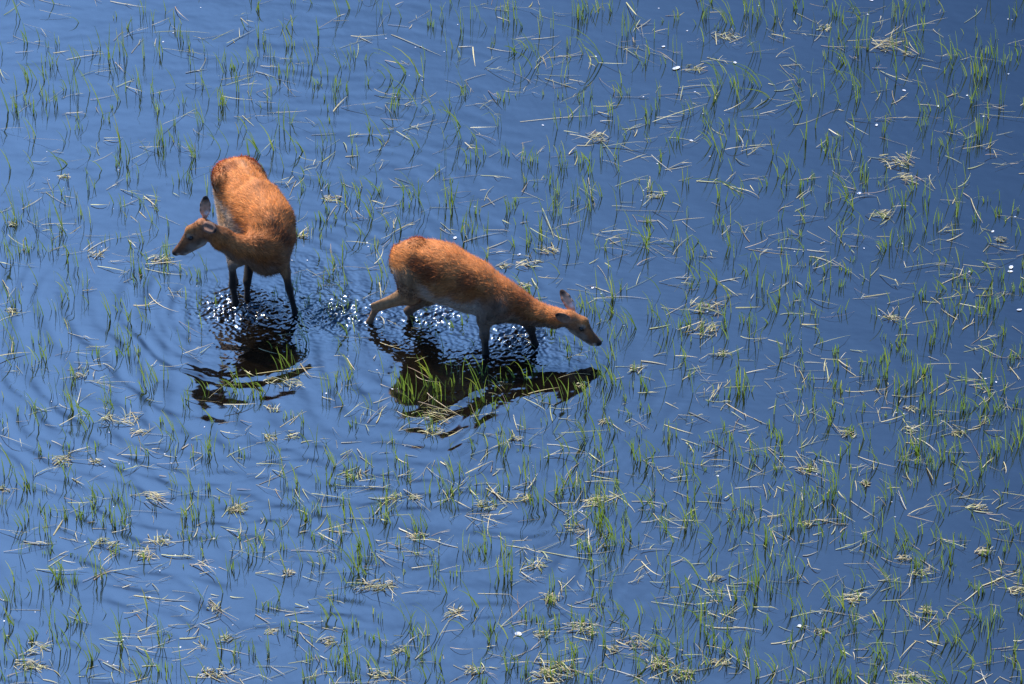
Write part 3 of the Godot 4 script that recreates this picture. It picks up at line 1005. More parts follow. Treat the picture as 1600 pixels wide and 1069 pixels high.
	bm.resource_name = "white froth"
	var fo := put("glint_beads", leafy_mesh(beads, bm, Vector3.ZERO))
	fo.set_meta("kind", "stuff")
	fo.set_meta("label", "tiny white beads modelled as sun glints along the straw and round the legs")
	fo.set_meta("category", "sparkle")

	# --- matted heaps of straw
	named = []
	var hp: Array = heap_places_0()
	for i in range(0, hp.size(), 3):
		var p := Vector2(hp[i], hp[i + 1]) * 0.01
		var size: float = hp[i + 2] * 0.0115
		var l := Leafy.new()
		heap(l, p, size)
		var at := Vector3(p.x, 0, p.y)
		var o := put("straw_clump", leafy_mesh(l, dead, at))
		o.position = at
		tag(o, "", "straw clump", "matted clumps of pale straw")
		named.append([o, "%s matted pale straw clump, %s" % ["large" if size > 0.13 else "small", place_words(p.x, p.y)], p.x])
	name_apart(named)

	# --- white petals, and tiny white pieces that model sun glints
	var white := mat(Color(0.82, 0.84, 0.86), 0.35)
	white.resource_name = "white petal"  # the modelled glints share it
	white.backlight_enabled = true
	white.backlight = Color(0.5, 0.5, 0.5)
	named = []
	var wp: Array = petal_places_0()
	for i in range(0, wp.size(), 3):
		var size: float = wp[i + 2] * (0.0018 if wp[i + 2] > 13 else 0.00135)
		var p := Vector2(wp[i], wp[i + 1]) * 0.01
		var l := Leafy.new()
		petal(l, size * 0.5)
		var o := put("white_petal" if size > 0.0125 else "white_glint", leafy_mesh(l, white, Vector3.ZERO))  # the tiniest are sun glints modelled as white pieces
		o.position = Vector3(p.x, 0.002, p.y)
		o.rotation.y = rng.randf() * TAU
		tag(o, "", "petal" if size > 0.0125 else "fleck", "white petals and flecks afloat")
		named.append([o, "%s afloat, %s" % ["broad white petal" if size > 0.03 else "small white petal" if size > 0.0125 else "tiny modelled sun glint", place_words(p.x, p.y)], p.x])
	name_apart(named)

func bead(l: Leafy, b: Vector3) -> void:
	# half a white bead that stands in for a sun glint; its size comes in with the height
	var r := b.y
	var k := l.v.size()
	for j in 3:
		var up := j * PI / 4.0
		for i in 6:
			var d := Vector3(cos(i * TAU / 6.0) * cos(up), sin(up), sin(i * TAU / 6.0) * cos(up))
			l.v.append(Vector3(b.x, 0.003, b.z) + d * r)
			l.n.append(d)
			l.c.append(Color.WHITE)
	for j in 2:
		for i in 6:
			var a := k + j * 6 + i
			var e := k + j * 6 + (i + 1) % 6
			l.ix.append_array([a, a + 6, e, e, a + 6, e + 6])

func petal(l: Leafy, r: float) -> void:
	# a shallow cupped oval with a rolled rim
	var k := 0
	var rings := [[0.0, 0.25], [0.45, 0.30], [0.8, 0.50], [1.0, 0.85], [1.0, 0.65], [0.75, 0.2], [0.0, 0.0]]
	var squeeze := rng.randf_range(0.62, 0.95)
	var tilt := rng.randf_range(0.0, 0.35)
	for q in rings:
		for i in 10:
			var a := TAU * i / 10.0
			var rr: float = r * q[0] * (1.0 + 0.10 * sin(a * 2.0 + 1.0))
			var y: float = r * q[1] * 0.14 + r * q[0] * tilt * 0.25 * (1.0 + sin(a))
			l.v.append(Vector3(rr * cos(a), y, rr * sin(a) * squeeze))
			l.n.append(Vector3(-0.2 * cos(a), 1.0 if k < 4 else -1.0, -0.2 * sin(a)).normalized())
			l.c.append(Color.WHITE)
		k += 1
	for j in rings.size() - 1:
		for i in 10:
			var a := j * 10 + i
			var b := j * 10 + (i + 1) % 10
			l.ix.append_array([a, a + 10, b, b, a + 10, b + 10])
func joints_walking():
	return {
		"rump": Vector3(-0.516,0.543,-0.147),
		"loin": Vector3(-0.344,0.501,-0.098),
		"ribs": Vector3(-0.145,0.433,-0.041),
		"chest": Vector3(0.045,0.353,0.013),
		"nb": Vector3(0.169,0.323,0.048),
		"n1": Vector3(0.310,0.282,0.088),
		"n2": Vector3(0.433,0.274,0.123),
		"poll": Vector3(0.534,0.295,0.152),
		"mid": Vector3(0.636,0.218,0.181),
		"muz": Vector3(0.702,0.150,0.200),
		"nose": Vector3(0.733,0.129,0.209),
		"jaw0": Vector3(0.579,0.217,0.165),
		"jaw1": Vector3(0.689,0.120,0.196),
		"brow": Vector3(0.626,0.276,0.178),
		"rh0": Vector3(-0.528,0.512,-0.067),
		"rh1": Vector3(-0.551,0.285,-0.144),
		"rh2": Vector3(-0.803,0.137,-0.190),
		"rh3": Vector3(-0.855,0.000,-0.205),
		"lh0": Vector3(-0.524,0.405,-0.243),
		"lh1": Vector3(-0.446,0.225,-0.213),
		"lh2": Vector3(-0.582,0.083,-0.228),
		"lh3": Vector3(-0.561,0.000,-0.243),
		"rf0": Vector3(0.027,0.343,0.091),
		"rf1": Vector3(-0.048,0.224,0.099),
		"rf2": Vector3(-0.048,0.137,0.136),
		"rf3": Vector3(-0.040,0.000,0.159),
		"lf0": Vector3(0.120,0.254,-0.049),
		"lf1": Vector3(0.231,0.197,0.038),
		"lf2": Vector3(0.271,0.126,0.046),
		"lf3": Vector3(0.302,0.000,0.053),
		"e0": Vector3(0.561,0.334,0.108),
		"e1": Vector3(0.481,0.443,0.033),
		"f0": Vector3(0.533,0.305,0.204),
		"f1": Vector3(0.440,0.411,0.260),
		"eye": Vector3(0.643,0.273,0.235),
		"tail0": Vector3(-0.657,0.622,-0.187),
		"tail1": Vector3(-0.683,0.401,-0.194),
	}

func joints_turning():
	return {
		"rump": Vector3(-0.138,0.595,-0.307),
		"loin": Vector3(-0.006,0.592,0.002),
		"ribs": Vector3(0.081,0.580,0.143),
		"chest": Vector3(0.112,0.525,0.268),
		"front": Vector3(0.078,0.471,0.353),
		"nb": Vector3(0.045,0.514,0.376),
		"n1": Vector3(-0.096,0.530,0.384),
		"n2": Vector3(-0.221,0.616,0.384),
		"poll": Vector3(-0.350,0.724,0.384),
		"mid": Vector3(-0.448,0.616,0.384),
		"muz": Vector3(-0.518,0.530,0.384),
		"nose": Vector3(-0.546,0.508,0.384),
		"jaw0": Vector3(-0.376,0.611,0.392),
		"jaw1": Vector3(-0.487,0.514,0.392),
		"brow": Vector3(-0.431,0.686,0.384),
		"rf0": Vector3(-0.033,0.427,0.284),
		"rf1": Vector3(-0.181,0.319,0.268),
		"rf2": Vector3(-0.175,0.143,0.268),
		"rf3": Vector3(-0.157,0.000,0.276),
		"lf0": Vector3(0.168,0.470,0.361),
		"lf1": Vector3(0.209,0.335,0.376),
		"lf2": Vector3(0.232,0.198,0.392),
		"lf3": Vector3(0.267,0.000,0.399),
		"lh0": Vector3(-0.004,0.577,-0.140),
		"lh1": Vector3(-0.034,0.358,0.057),
		"lh2": Vector3(-0.074,0.143,0.221),
		"lh3": Vector3(-0.078,0.000,0.229),
		"rh0": Vector3(-0.236,0.573,-0.267),
		"rh1": Vector3(-0.243,0.347,-0.076),
		"rh2": Vector3(-0.198,0.155,-0.013),
		"rh3": Vector3(-0.174,0.006,0.026),
		"e0": Vector3(-0.337,0.778,0.338),
		"e1": Vector3(-0.328,0.922,0.314),
		"f0": Vector3(-0.338,0.756,0.415),
		"f1": Vector3(-0.272,0.829,0.507),
		"eye": Vector3(-0.439,0.675,0.415),
		"tail0": Vector3(-0.238,0.693,-0.395),
		"tail1": Vector3(-0.255,0.486,-0.395),
	}
func tuft_places_0():
	return [-372,-391,15,-2,3, -355,-383,12,-1,3, -350,-390,10,0,4, -350,-364,10,1,4, -327,-376,16,-1,1, -315,-385,15,-3,2, -307,-369,22,1,4, -296,-371,26,0,4, -281,-371,16,1,3, -356,-348,9,1,3, -366,-334,16,-6,2, -347,-332,12,1,2, -332,-323,19,-3,3, -325,-319,26,-6,2, -342,-307,13,-2,4, -353,-314,16,-1,2, -378,-294,19,-4,3, -371,-294,7,0,5, -365,-305,14,1,3, -358,-292,9,0,2, -306,-290,27,-8,1, -303,-283,6,0,3, -300,-283,6,0,3, -295,-310,12,-7,3, -284,-328,19,1,5, -323,-272,9,1,5, -290,-248,21,-4,2, -291,-224,10,1,6, -270,-319,17,0,3, -267,-294,10,0,4, -270,-378,12,1,3, -261,-418,10,0,4, -256,-399,12,1,3, -247,-387,15,-1,3, -222,-364,16,0,4, -213,-355,9,0,4, -201,-364,12,0,4, -219,-303,14,-1,4, -217,-301,10,2,3, -233,-278,19,-2,5, -248,-307,9,0,4, -252,-274,10,0,4, -263,-246,17,0,3, -258,-248,16,-1,3, -257,-226,14,1,3, -248,-248,11,1,3, -236,-233,19,-4,2, -199,-316,23,0,2, -202,-270,11,-2,4, -357,-257,16,-4,3, -369,-218,16,-6,2, -351,-218,14,-6,2, -329,-215,14,-10,1, -285,-434,16,1,4, -279,-423,9,0,3, -295,-411,10,1,4, -208,-248,13,-8,1, -194,-235,13,-1,2, -133,-430,19,-7,3, -175,-413,13,-1,5, -169,-385,9,-1,4, -184,-371,13,-1,5, -154,-360,19,-3,3, -143,-346,16,-1,4, -149,-330,9,-2,4, -149,-401,15,-1,2, -169,-341,13,0,5, -132,-325,13,0,4, -128,-350,20,-7,1, -111,-332,10,0,4, -124,-316,9,0,5, -133,-303,17,0,3, -139,-298,7,0,3, -171,-274,20,-1,4, -178,-241,24,-6,4, -135,-252,19,-8,4, -158,-237,20,-10,1, -144,-243,13,-1,2, -119,-248,17,0,2, -121,-369,9,0,3, -111,-366,7,0,4, -101,-432,20,-2,3, -70,-341,23,-17,2, -79,-344,22,-22,1, -67,-341,19,-2,1, -71,-301,24,-17,1, -57,-290,26,-13,2, -94,-252,21,-15,1, -106,-263,9,0,3, -72,-241,17,-6,2, -49,-380,16,-2,1, -55,-425,15,0,5, -37,-411,18,-2,4, -31,-425,16,-1,2, -63,-418,9,0,7, -35,-332,17,-8,1, -39,-257,27,-12,3, -27,-231,17,-1,5, -35,-321,7,0,4, -5,-314,7,0,6, -5,-237,10,-2,6, -55,-213,6,0,4, -89,-298,14,0,5, -86,-316,10,0,5, -193,-399,15,0,4, -184,-310,13,0,3, -21,-235,9,-2,2, -46,-292,12,-6,2, -11,-439,10,0,3, -16,-390,6,0,4, -198,-439,10,0,4, -170,-449,6,0,4, -10,-274,13,0,4, 4,-423,16,-3,4, 49,-430,19,-1,5, 54,-437,12,0,4, 61,-432,15,-4,3, 71,-439,13,-1,3, 77,-442,12,0,3, 31,-411,16,0,2, 87,-401,19,-1,3, 109,-399,17,0,1, 129,-423,9,-1,4, 150,-427,19,-2,5, 184,-434,18,-2,6, 193,-430,15,-7,2, 170,-418,23,-16,2, 188,-376,16,-5,2, 71,-364,25,-32,2, 21,-366,19,-12,2, 15,-380,13,-7,2, 42,-385,10,0,3, 34,-270,17,-3,2, 42,-283,16,-3,2, 59,-292,9,0,5, 73,-292,14,0,4, 81,-319,9,-3,6, 131,-292,16,-4,5, 151,-307,20,-5,4, 159,-332,22,-14,2, 155,-241,27,-10,4, 146,-278,9,-3,3, 169,-254,16,-3,3, 103,-292,12,-3,4, 101,-278,9,0,4, 122,-254,10,0,6, 188,-328,17,-19,3, 169,-328,13,-4,3, 68,-235,11,-1,4, 51,-224,9,0,5, 36,-226,16,0,4, 9,-226,14,0,4, 110,-228,11,0,3, 149,-425,9,2,2, 1,-376,10,0,4, 52,-314,6,0,4, 34,-314,6,0,2, 102,-362,12,0,2, 81,-270,13,-4,2, 176,-337,14,0,3, 171,-305,12,-3,1, 18,-224,10,0,3, 206,-432,18,-3,5, 221,-442,9,-2,6, 250,-432,9,-2,6, 255,-430,9,0,3, 266,-383,32,0,6, 269,-423,16,-13,2, 251,-397,13,-1,2, 245,-385,15,-1,3, 252,-366,20,-8,3, 260,-332,22,-12,3, 235,-411,12,-3,3, 297,-427,18,-1,4, 311,-439,12,-1,3, 303,-427,15,-1,3, 322,-444,7,0,4, 318,-408,13,-1,3, 337,-366,23,-5,6, 314,-378,17,-8,4, 356,-369,13,-1,4, 361,-387,9,-3,2, 369,-366,19,-5,5, 374,-360,17,-1,2, 387,-373,10,-1,5, 367,-305,17,-1,4, 350,-310,19,-4,5, 353,-348,16,-2,3, 291,-339,25,-5,2, 279,-314,20,-19,1, 260,-310,16,-4,5, 267,-281,14,-6,2, 278,-265,16,-1,4, 306,-294,12,-4,3, 308,-274,14,-1,4, 324,-301,16,-6,2, 328,-265,19,-8,2, 336,-257,16,-5,2, 347,-263,17,-1,4, 316,-314,16,-8,2, 235,-323,17,-1,3, 220,-296,17,-12,2, 219,-259,17,-1,4, 231,-248,9,0,5, 240,-250,9,0,4, 194,-237,16,-8,3, 204,-218,16,-1,3, 216,-321,16,-14,1, 259,-213,9,0,5, 312,-248,11,-1,3, 323,-235,14,-2,3, 355,-287,14,-1,3, 394,-434,12,-3,4, 291,-228,11,-1,3, 358,-341,12,-1,3, -353,-167,17,0,5, -359,-155,25,-6,3, -361,-146,11,0,4, -308,-192,9,0,5, -329,-182,10,1,4, -345,-144,17,0,4, -325,-142,25,-8,3, -335,-153,11,1,3, -285,-165,11,-1,7, -258,-171,16,-2,3, -271,-171,7,0,4, -306,-146,21,-6,4, -313,-157,8,0,3, -329,-114,13,0,3, -355,-102,21,0,4, -340,-114,8,1,6, -351,-114,8,1,4, -316,-97,13,-1,3, -308,-91,18,-4,3, -265,-122,13,-2,4, -245,-108,15,0,8, -250,-104,11,1,4, -245,-85,10,0,6, -265,-85,8,0,5, -269,-89,15,0,3, -218,-87,13,-3,3, -227,-79,7,-2,2, -337,-72,20,-11,2, -308,-56,21,-4,2, -320,-36,13,0,4, -347,-48,11,1,3, -260,-66,11,2,4, -266,-72,10,0,4, -271,-54,8,0,3, -276,-48,8,0,3, -303,-64,17,-2,3, -280,-34,18,-6,2, -267,-23,17,-4,4, -257,-44,8,0,4, -352,-19,28,-3,3, -344,2,22,-6,3, -330,-32,17,-1,3, -221,-79,7,0,3, -210,-46,10,0,3, -218,-50,8,0,3, -225,-13,8,0,2, -274,-1,12,0,4, -329,0,8,1,5, -322,-175,9,0,2, -278,-203,7,0,4, -245,-201,10,0,4, -237,-199,9,0,4, -291,-122,6,0,2, -260,-148,13,-4,2, -222,-184,17,-1,3, -366,-118,7,0,4, -308,-13,14,-3,2, -231,-58,6,0,2, -143,-197,10,0,4, -152,-191,10,-3,2, -121,-169,20,-1,4, -122,-186,16,-2,2, -103,-155,21,-10,4, -99,-184,17,-9,2, -79,-167,8,0,5]

func tuft_places_1():
	return [-71,-184,11,-7,2, -61,-167,27,-17,2, -79,-138,17,-6,3, -94,-188,7,0,4, -132,-159,10,-1,4, -139,-148,8,0,6, -144,-140,7,0,4, -150,-128,6,0,5, -48,-169,21,-2,5, -43,-171,17,0,4, -26,-161,11,-1,6, -32,-136,18,0,6, -27,-130,11,0,4, -3,-157,13,-1,4, -17,-132,13,0,2, -125,-91,15,-3,4, -120,-112,10,-1,3, -117,-70,21,-2,2, -99,-73,17,-3,3, -96,-72,7,0,4, -90,-77,22,-6,3, -98,-114,8,0,5, -85,-120,15,-6,2, -137,-68,7,0,2, -132,-70,11,0,3, -150,-72,10,0,3, -154,-68,7,0,4, -167,-56,8,0,3, -135,-50,7,0,3, -122,-56,7,0,3, -128,-40,6,0,4, -116,-40,6,0,4, -110,-40,8,0,3, -70,-19,7,-1,3, -58,-44,3,0,4, -113,-7,11,-2,2, -141,0,18,-6,2, -17,-102,10,0,3, -52,-9,4,0,3, -136,-124,7,0,3, -80,-180,11,0,3, -35,-24,7,-1,3, -111,-180,10,-2,3, 55,-178,21,-4,6, 48,-175,16,-1,6, 33,-180,13,0,8, 28,-199,9,0,5, 8,-199,7,0,4, 2,-173,6,0,5, 24,-163,16,0,3, 34,-157,11,0,5, 12,-128,13,-2,5, 10,-118,8,0,4, 35,-122,15,-2,2, 20,-122,13,0,4, 73,-54,18,-3,4, 79,-64,8,-1,2, 85,-136,15,-5,2, 96,-122,15,-10,2, 97,-114,18,0,3, 69,-114,8,0,4, 128,-199,11,0,4, 154,-178,16,-3,6, 150,-146,10,0,6, 157,-118,17,-6,5, 127,-99,18,-3,3, 132,-104,18,-5,2, 146,-72,20,-15,3, 118,-122,13,-1,3, 99,-148,8,0,5, 100,-188,13,-3,4, 122,-171,13,-6,2, 169,-180,16,-35,2, 174,-68,17,-1,5, 171,-99,8,0,5, 177,-136,10,-1,3, 166,-83,8,-3,2, 100,-32,19,-8,4, 103,-26,7,-7,2, 112,-17,19,-8,3, 107,-9,12,-4,4, 123,-19,12,-4,6, 116,-17,8,0,5, 132,-9,11,0,5, 135,-38,8,-2,5, 149,-17,10,-1,6, 166,-23,8,0,4, 179,-58,11,-1,3, 57,-38,15,-4,5, 52,-40,14,-1,5, 70,-3,19,-7,3, 74,-7,11,-2,4, 67,-36,17,-6,2, 29,-11,6,0,6, 43,-1,7,0,3, 81,-19,15,-5,2, 11,-60,11,-7,5, 166,-7,15,-1,4, 49,-44,4,0,2, 187,-194,7,-3,4, 127,-68,6,0,3, 212,-191,7,0,5, 213,-164,16,-5,3, 219,-203,7,0,5, 231,-184,13,-1,3, 248,-169,18,-14,3, 251,-190,16,-8,2, 258,-199,9,0,4, 274,-201,9,0,3, 276,-171,16,-5,2, 285,-165,16,-4,4, 293,-188,11,-2,4, 302,-180,14,-2,4, 286,-134,20,-3,4, 300,-148,16,-3,2, 307,-146,13,-1,4, 325,-167,21,-4,6, 335,-148,8,-1,5, 354,-161,7,0,5, 354,-175,9,-1,1, 363,-130,11,-2,3, 235,-128,14,-1,3, 200,-128,7,0,3, 214,-99,7,-1,4, 195,-83,15,-5,5, 200,-73,7,0,4, 202,-50,8,-1,6, 185,-36,8,-4,3, 183,-36,13,-3,2, 209,-36,6,0,3, 244,-99,4,0,4, 231,-66,6,0,4, 235,-68,7,0,3, 237,-85,6,-1,5, 226,-89,13,-4,2, 273,-120,14,-1,6, 264,-110,10,-5,2, 290,-97,14,-2,4, 319,-95,13,-4,4, 315,-73,8,-1,5, 302,-60,11,-5,4, 320,-77,8,-1,3, 289,-56,6,0,5, 255,-32,11,-1,4, 310,-36,15,-2,6, 327,-34,14,-1,4, 342,-75,13,-7,2, 346,-77,7,0,5, 355,-64,8,-1,4, 360,-68,8,-1,3, 297,-23,10,-3,4, 304,-9,14,-2,4, 273,-17,11,-1,2, 274,-1,4,0,4, 269,0,6,0,5, 191,-1,10,-1,6, 213,-28,8,0,2, 340,-42,11,-1,4, 336,-46,11,-1,4, 344,-11,10,-1,5, 255,-146,10,-7,1, 227,-163,6,0,4, 363,-79,10,-2,4, 320,-60,10,-1,3, 292,-56,11,-1,2, 290,2,8,0,3, -321,19,19,-1,2, -334,27,19,-4,2, -326,16,12,1,4, -297,17,12,0,3, -287,16,8,0,5, -303,40,12,0,5, -274,16,8,0,6, -265,16,14,-1,4, -260,16,7,0,5, -249,53,22,-6,5, -238,44,17,0,3, -313,60,12,1,3, -325,77,15,-4,5, -334,84,8,1,4, -300,73,19,-3,4, -285,92,15,-6,3, -273,81,22,-6,4, -275,59,14,0,3, -221,70,12,1,4, -320,97,16,-3,2, -317,122,7,0,3, -345,88,5,0,8, -324,156,15,-1,4, -338,152,16,-1,6, -334,142,18,-7,2, -300,122,7,0,5, -280,122,7,0,5, -295,151,15,-1,5, -278,178,18,-3,4, -261,142,5,0,5, -254,129,12,-2,5, -244,131,8,0,3, -237,92,5,0,4, -230,104,15,-5,4, -223,115,22,-9,1, -222,163,11,-3,5, -225,131,11,-1,3, -211,168,20,-3,4, -209,187,23,-2,2, -204,128,15,0,6, -202,166,5,0,6, -183,180,7,0,7, -190,120,8,-1,4, -200,93,14,-7,2, -185,57,23,-6,6, -175,57,14,-8,3, -193,62,8,-3,2, -335,185,11,0,6, -306,191,8,1,5, -318,184,5,0,3, -312,180,5,0,2, -285,194,8,0,5, -268,187,9,1,4, -253,192,19,0,4, -262,172,8,-1,4, -274,173,9,-1,3, -318,166,7,0,4, -320,165,5,0,4, -309,168,5,0,4, -295,196,7,0,3, -258,170,19,0,2, -177,120,10,0,2, -317,196,9,-4,2, -214,192,16,-1,2, -259,12,6,0,3, -79,57,19,-1,4, -71,70,21,0,5, -66,66,18,0,4, -76,53,16,-1,4, -58,53,21,-6,3, -52,57,11,0,5, -47,66,16,-2,3, -55,42,17,-6,3, -34,49,25,-3,2, -17,68,31,-12,4, -18,38,14,-2,3, -9,47,11,1,3, -28,66,15,0,4, -23,86,15,-3,2, -13,75,11,0,3, -3,79,12,-2,3, -42,38,15,0,3, -126,55,15,-1,6, -120,47,8,0,3, -112,44,12,-2,3, -109,40,18,-5,1, -104,60,11,-4,2, -114,71,11,-4,2, -107,95,7,0,7, -154,88,5,0,6, -142,95,11,-3,5, -134,119,18,-3,3, -160,129,12,-4,5, -153,156,24,-2,2, -144,178,11,-1,5, -148,165,8,-1,2, -135,196,15,-3,5, -123,161,15,0,3, -129,158,11,-1,3, -118,140,15,-6,4, -109,156,8,0,6, -110,140,10,-1,3, -112,182,8,0,5, -115,163,9,0,4, -127,191,7,0,4, -104,196,15,-6,2, -95,143,12,-1,5, -79,140,18,-1,4, -81,115,7,0,3, -71,142,11,0,4, -69,161,15,-1,5, -78,175,7,0,5, -90,191,9,-1,5, -82,196,14,-1,4]

func tuft_places_2():
	return [-65,196,18,-4,2, -56,170,14,-2,3, -53,104,11,-1,4, -54,92,10,-3,2, -44,168,15,-3,5, -40,156,19,-2,3, -39,172,11,-1,4, -46,180,8,0,5, -33,152,12,-4,2, -19,180,18,-1,6, -19,161,14,-4,4, -9,168,12,-2,3, -6,119,15,-1,8, -20,99,14,-6,2, -16,122,12,-5,2, -173,64,8,0,6, -166,106,5,-1,4, -155,29,15,-6,3, -151,29,18,-4,2, -83,178,14,-1,3, -64,66,14,-8,2, -94,75,10,-3,2, -35,151,11,0,3, 36,70,21,-7,3, 50,60,21,-7,6, 51,73,18,-2,5, 69,51,15,-6,4, 59,42,15,-2,4, 70,19,14,-2,5, 55,10,6,0,5, 40,14,7,0,5, 11,44,15,-8,2, 22,70,8,0,5, 24,93,8,-2,4, 7,101,12,-1,4, 12,156,18,-1,6, 21,131,16,-1,5, 12,119,4,0,4, 41,163,18,-5,3, 30,173,14,-2,6, 43,163,11,0,3, 15,182,16,-1,4, 23,185,18,-3,2, 61,136,23,-2,3, 48,119,15,-7,3, 54,117,18,-7,3, 68,104,12,-3,4, 61,177,20,-2,7, 59,192,15,-1,8, 57,168,11,-2,4, 77,185,18,-10,2, 73,196,8,-1,4, 83,133,16,-1,5, 95,140,19,-7,5, 95,165,16,-1,2, 94,185,15,-8,3, 114,151,10,-1,6, 123,59,19,-3,2, 123,40,8,0,3, 120,25,17,-1,5, 88,46,11,-1,5, 93,55,8,-1,5, 77,66,12,-1,1, 83,33,10,0,4, 76,84,5,0,5, 85,104,5,0,3, 92,82,7,0,5, 105,104,12,-1,6, 110,108,7,0,4, 129,119,5,0,6, 139,119,15,-2,6, 150,131,15,-3,6, 171,131,16,-4,6, 136,172,15,-1,5, 147,185,18,-3,5, 155,184,11,-1,6, 150,196,8,-3,3, 132,187,11,-7,2, 120,178,16,-1,3, 115,196,15,-6,3, 155,59,15,-2,4, 160,57,12,0,3, 156,25,12,-1,4, 123,138,8,0,4, 119,135,12,-1,2, 103,194,7,0,3, 166,128,18,-10,3, 149,62,8,0,5, 52,156,23,-1,3, 69,163,8,-1,4, 163,187,11,0,2, 146,115,8,0,6, 185,18,14,-3,3, 201,31,11,-2,3, 203,73,15,-2,5, 204,46,8,0,3, 223,14,7,0,6, 224,29,12,-1,3, 221,53,7,0,5, 224,55,6,0,4, 241,40,11,-1,6, 245,38,7,0,3, 250,25,7,0,6, 256,42,19,-2,6, 258,21,8,0,4, 269,14,8,0,6, 263,59,15,-2,5, 276,53,25,-2,6, 278,38,15,-1,3, 283,38,8,0,5, 287,59,15,-2,4, 288,38,10,-1,3, 271,49,14,-2,2, 304,33,12,-7,2, 311,47,16,-2,4, 329,47,27,-4,4, 335,16,10,-2,3, 327,64,14,-6,2, 331,75,15,-9,2, 345,19,7,0,5, 352,16,8,-1,4, 329,81,8,-1,5, 222,82,10,-2,5, 219,77,5,0,4, 214,95,15,-5,2, 195,92,15,-7,2, 175,97,5,0,6, 182,110,8,-2,7, 228,104,5,0,8, 240,110,11,-6,4, 243,136,18,-6,4, 227,128,8,0,5, 220,131,11,-1,3, 260,135,19,-2,6, 275,115,19,-2,7, 271,124,8,0,5, 275,126,8,0,5, 279,79,12,-1,5, 285,77,8,0,5, 287,95,16,-4,4, 288,135,16,-5,4, 291,128,12,-1,3, 302,81,15,-1,4, 307,79,10,-1,5, 301,122,12,-3,2, 295,149,15,-2,2, 297,122,10,-1,2, 319,93,20,-3,3, 313,149,16,-2,6, 324,124,12,-1,6, 328,129,15,-2,5, 335,124,19,-5,4, 345,95,12,-3,4, 344,71,7,0,5, 308,161,16,-7,3, 303,158,14,-6,2, 281,145,12,-1,4, 275,140,8,0,5, 264,140,7,0,3, 268,140,5,0,4, 253,86,4,0,3, 212,173,30,-3,8, 215,163,14,-4,3, 209,178,8,0,6, 198,184,15,-3,5, 189,196,18,-2,6, 182,194,14,-1,6, 177,145,8,-5,3, 187,170,19,-7,2, 178,145,5,0,4, 248,177,23,-5,5, 261,180,15,-7,1, 238,191,14,-3,3, 282,189,15,-4,3, 290,178,5,0,2, 265,163,7,0,3, 330,165,11,-7,2, 195,124,12,-1,3, 206,131,5,0,3, 225,145,5,0,4, 345,108,15,-2,4, 309,92,10,-1,3, 298,86,11,-1,3, -321,205,11,-4,4, -304,212,15,0,5, -303,225,8,1,5, -302,236,5,0,5, -294,197,9,0,4, -284,198,11,0,4, -267,202,13,0,7, -260,205,13,0,4, -253,205,15,0,5, -208,200,16,0,5, -200,200,11,-2,3, -268,256,24,-4,5, -259,236,9,1,5, -279,241,5,0,4, -294,256,15,1,5, -293,261,12,1,5, -301,269,21,-5,4, -290,267,9,0,4, -323,262,15,-2,3, -314,283,15,-3,2, -309,272,8,-2,2, -282,262,7,0,5, -293,316,21,-3,2, -276,305,15,-2,5, -276,296,19,-10,1, -273,303,8,-2,4, -280,330,17,-5,4, -281,306,7,0,2, -248,321,23,-4,4, -233,292,15,-3,2, -263,340,19,-5,3, -224,280,11,-5,1, -198,280,17,-7,2, -182,252,13,-2,3, -180,251,7,0,4, -171,236,15,-3,5, -202,237,5,0,4, -200,219,7,0,6, -179,219,9,0,5, -215,215,4,0,4, -244,227,8,-1,3, -239,242,7,0,4, -226,346,16,-5,3, -220,352,7,0,6, -210,343,16,1,2, -201,363,13,-5,3, -185,344,23,-5,2, -176,336,11,0,5, -176,343,8,0,3, -222,328,16,0,3, -319,306,15,-5,4, -322,319,8,-1,5, -322,338,8,1,5, -314,335,15,-5,3, -306,355,9,1,4, -305,321,9,-2,4, -266,341,8,-3,3, -235,361,15,-5,2, -324,283,16,-4,2, -223,316,8,0,3, -276,363,8,-4,2, -164,333,8,0,4, -183,321,9,-1,4, -319,361,5,0,6, -153,209,9,-1,5, -165,217,9,-2,5, -161,227,11,-4,2, -161,203,8,-3,3, -135,197,8,0,6, -132,219,8,0,5, -117,212,16,-1,6, -95,227,31,-10,3, -100,252,25,-6,6, -96,254,17,-1,4, -99,227,8,0,5, -87,246,12,-4,3, -82,203,13,-1,4, -63,210,16,-4,5, -60,222,15,-2,3, -73,224,9,-1,3, -30,229,16,-1,4, -26,232,8,-2,4, -15,222,15,-4,6, -18,231,7,0,5, -4,254,33,-3,5, -8,257,15,-2,4, -50,257,11,0,5, -33,254,7,0,3, -21,234,7,0,4, -122,244,12,-3,4, -112,237,5,0,6, -149,232,5,0,4, -136,244,24,-8,2, -143,254,15,-7,3, -112,277,8,-2,4, -156,288,5,0,6, -152,290,5,0,4]

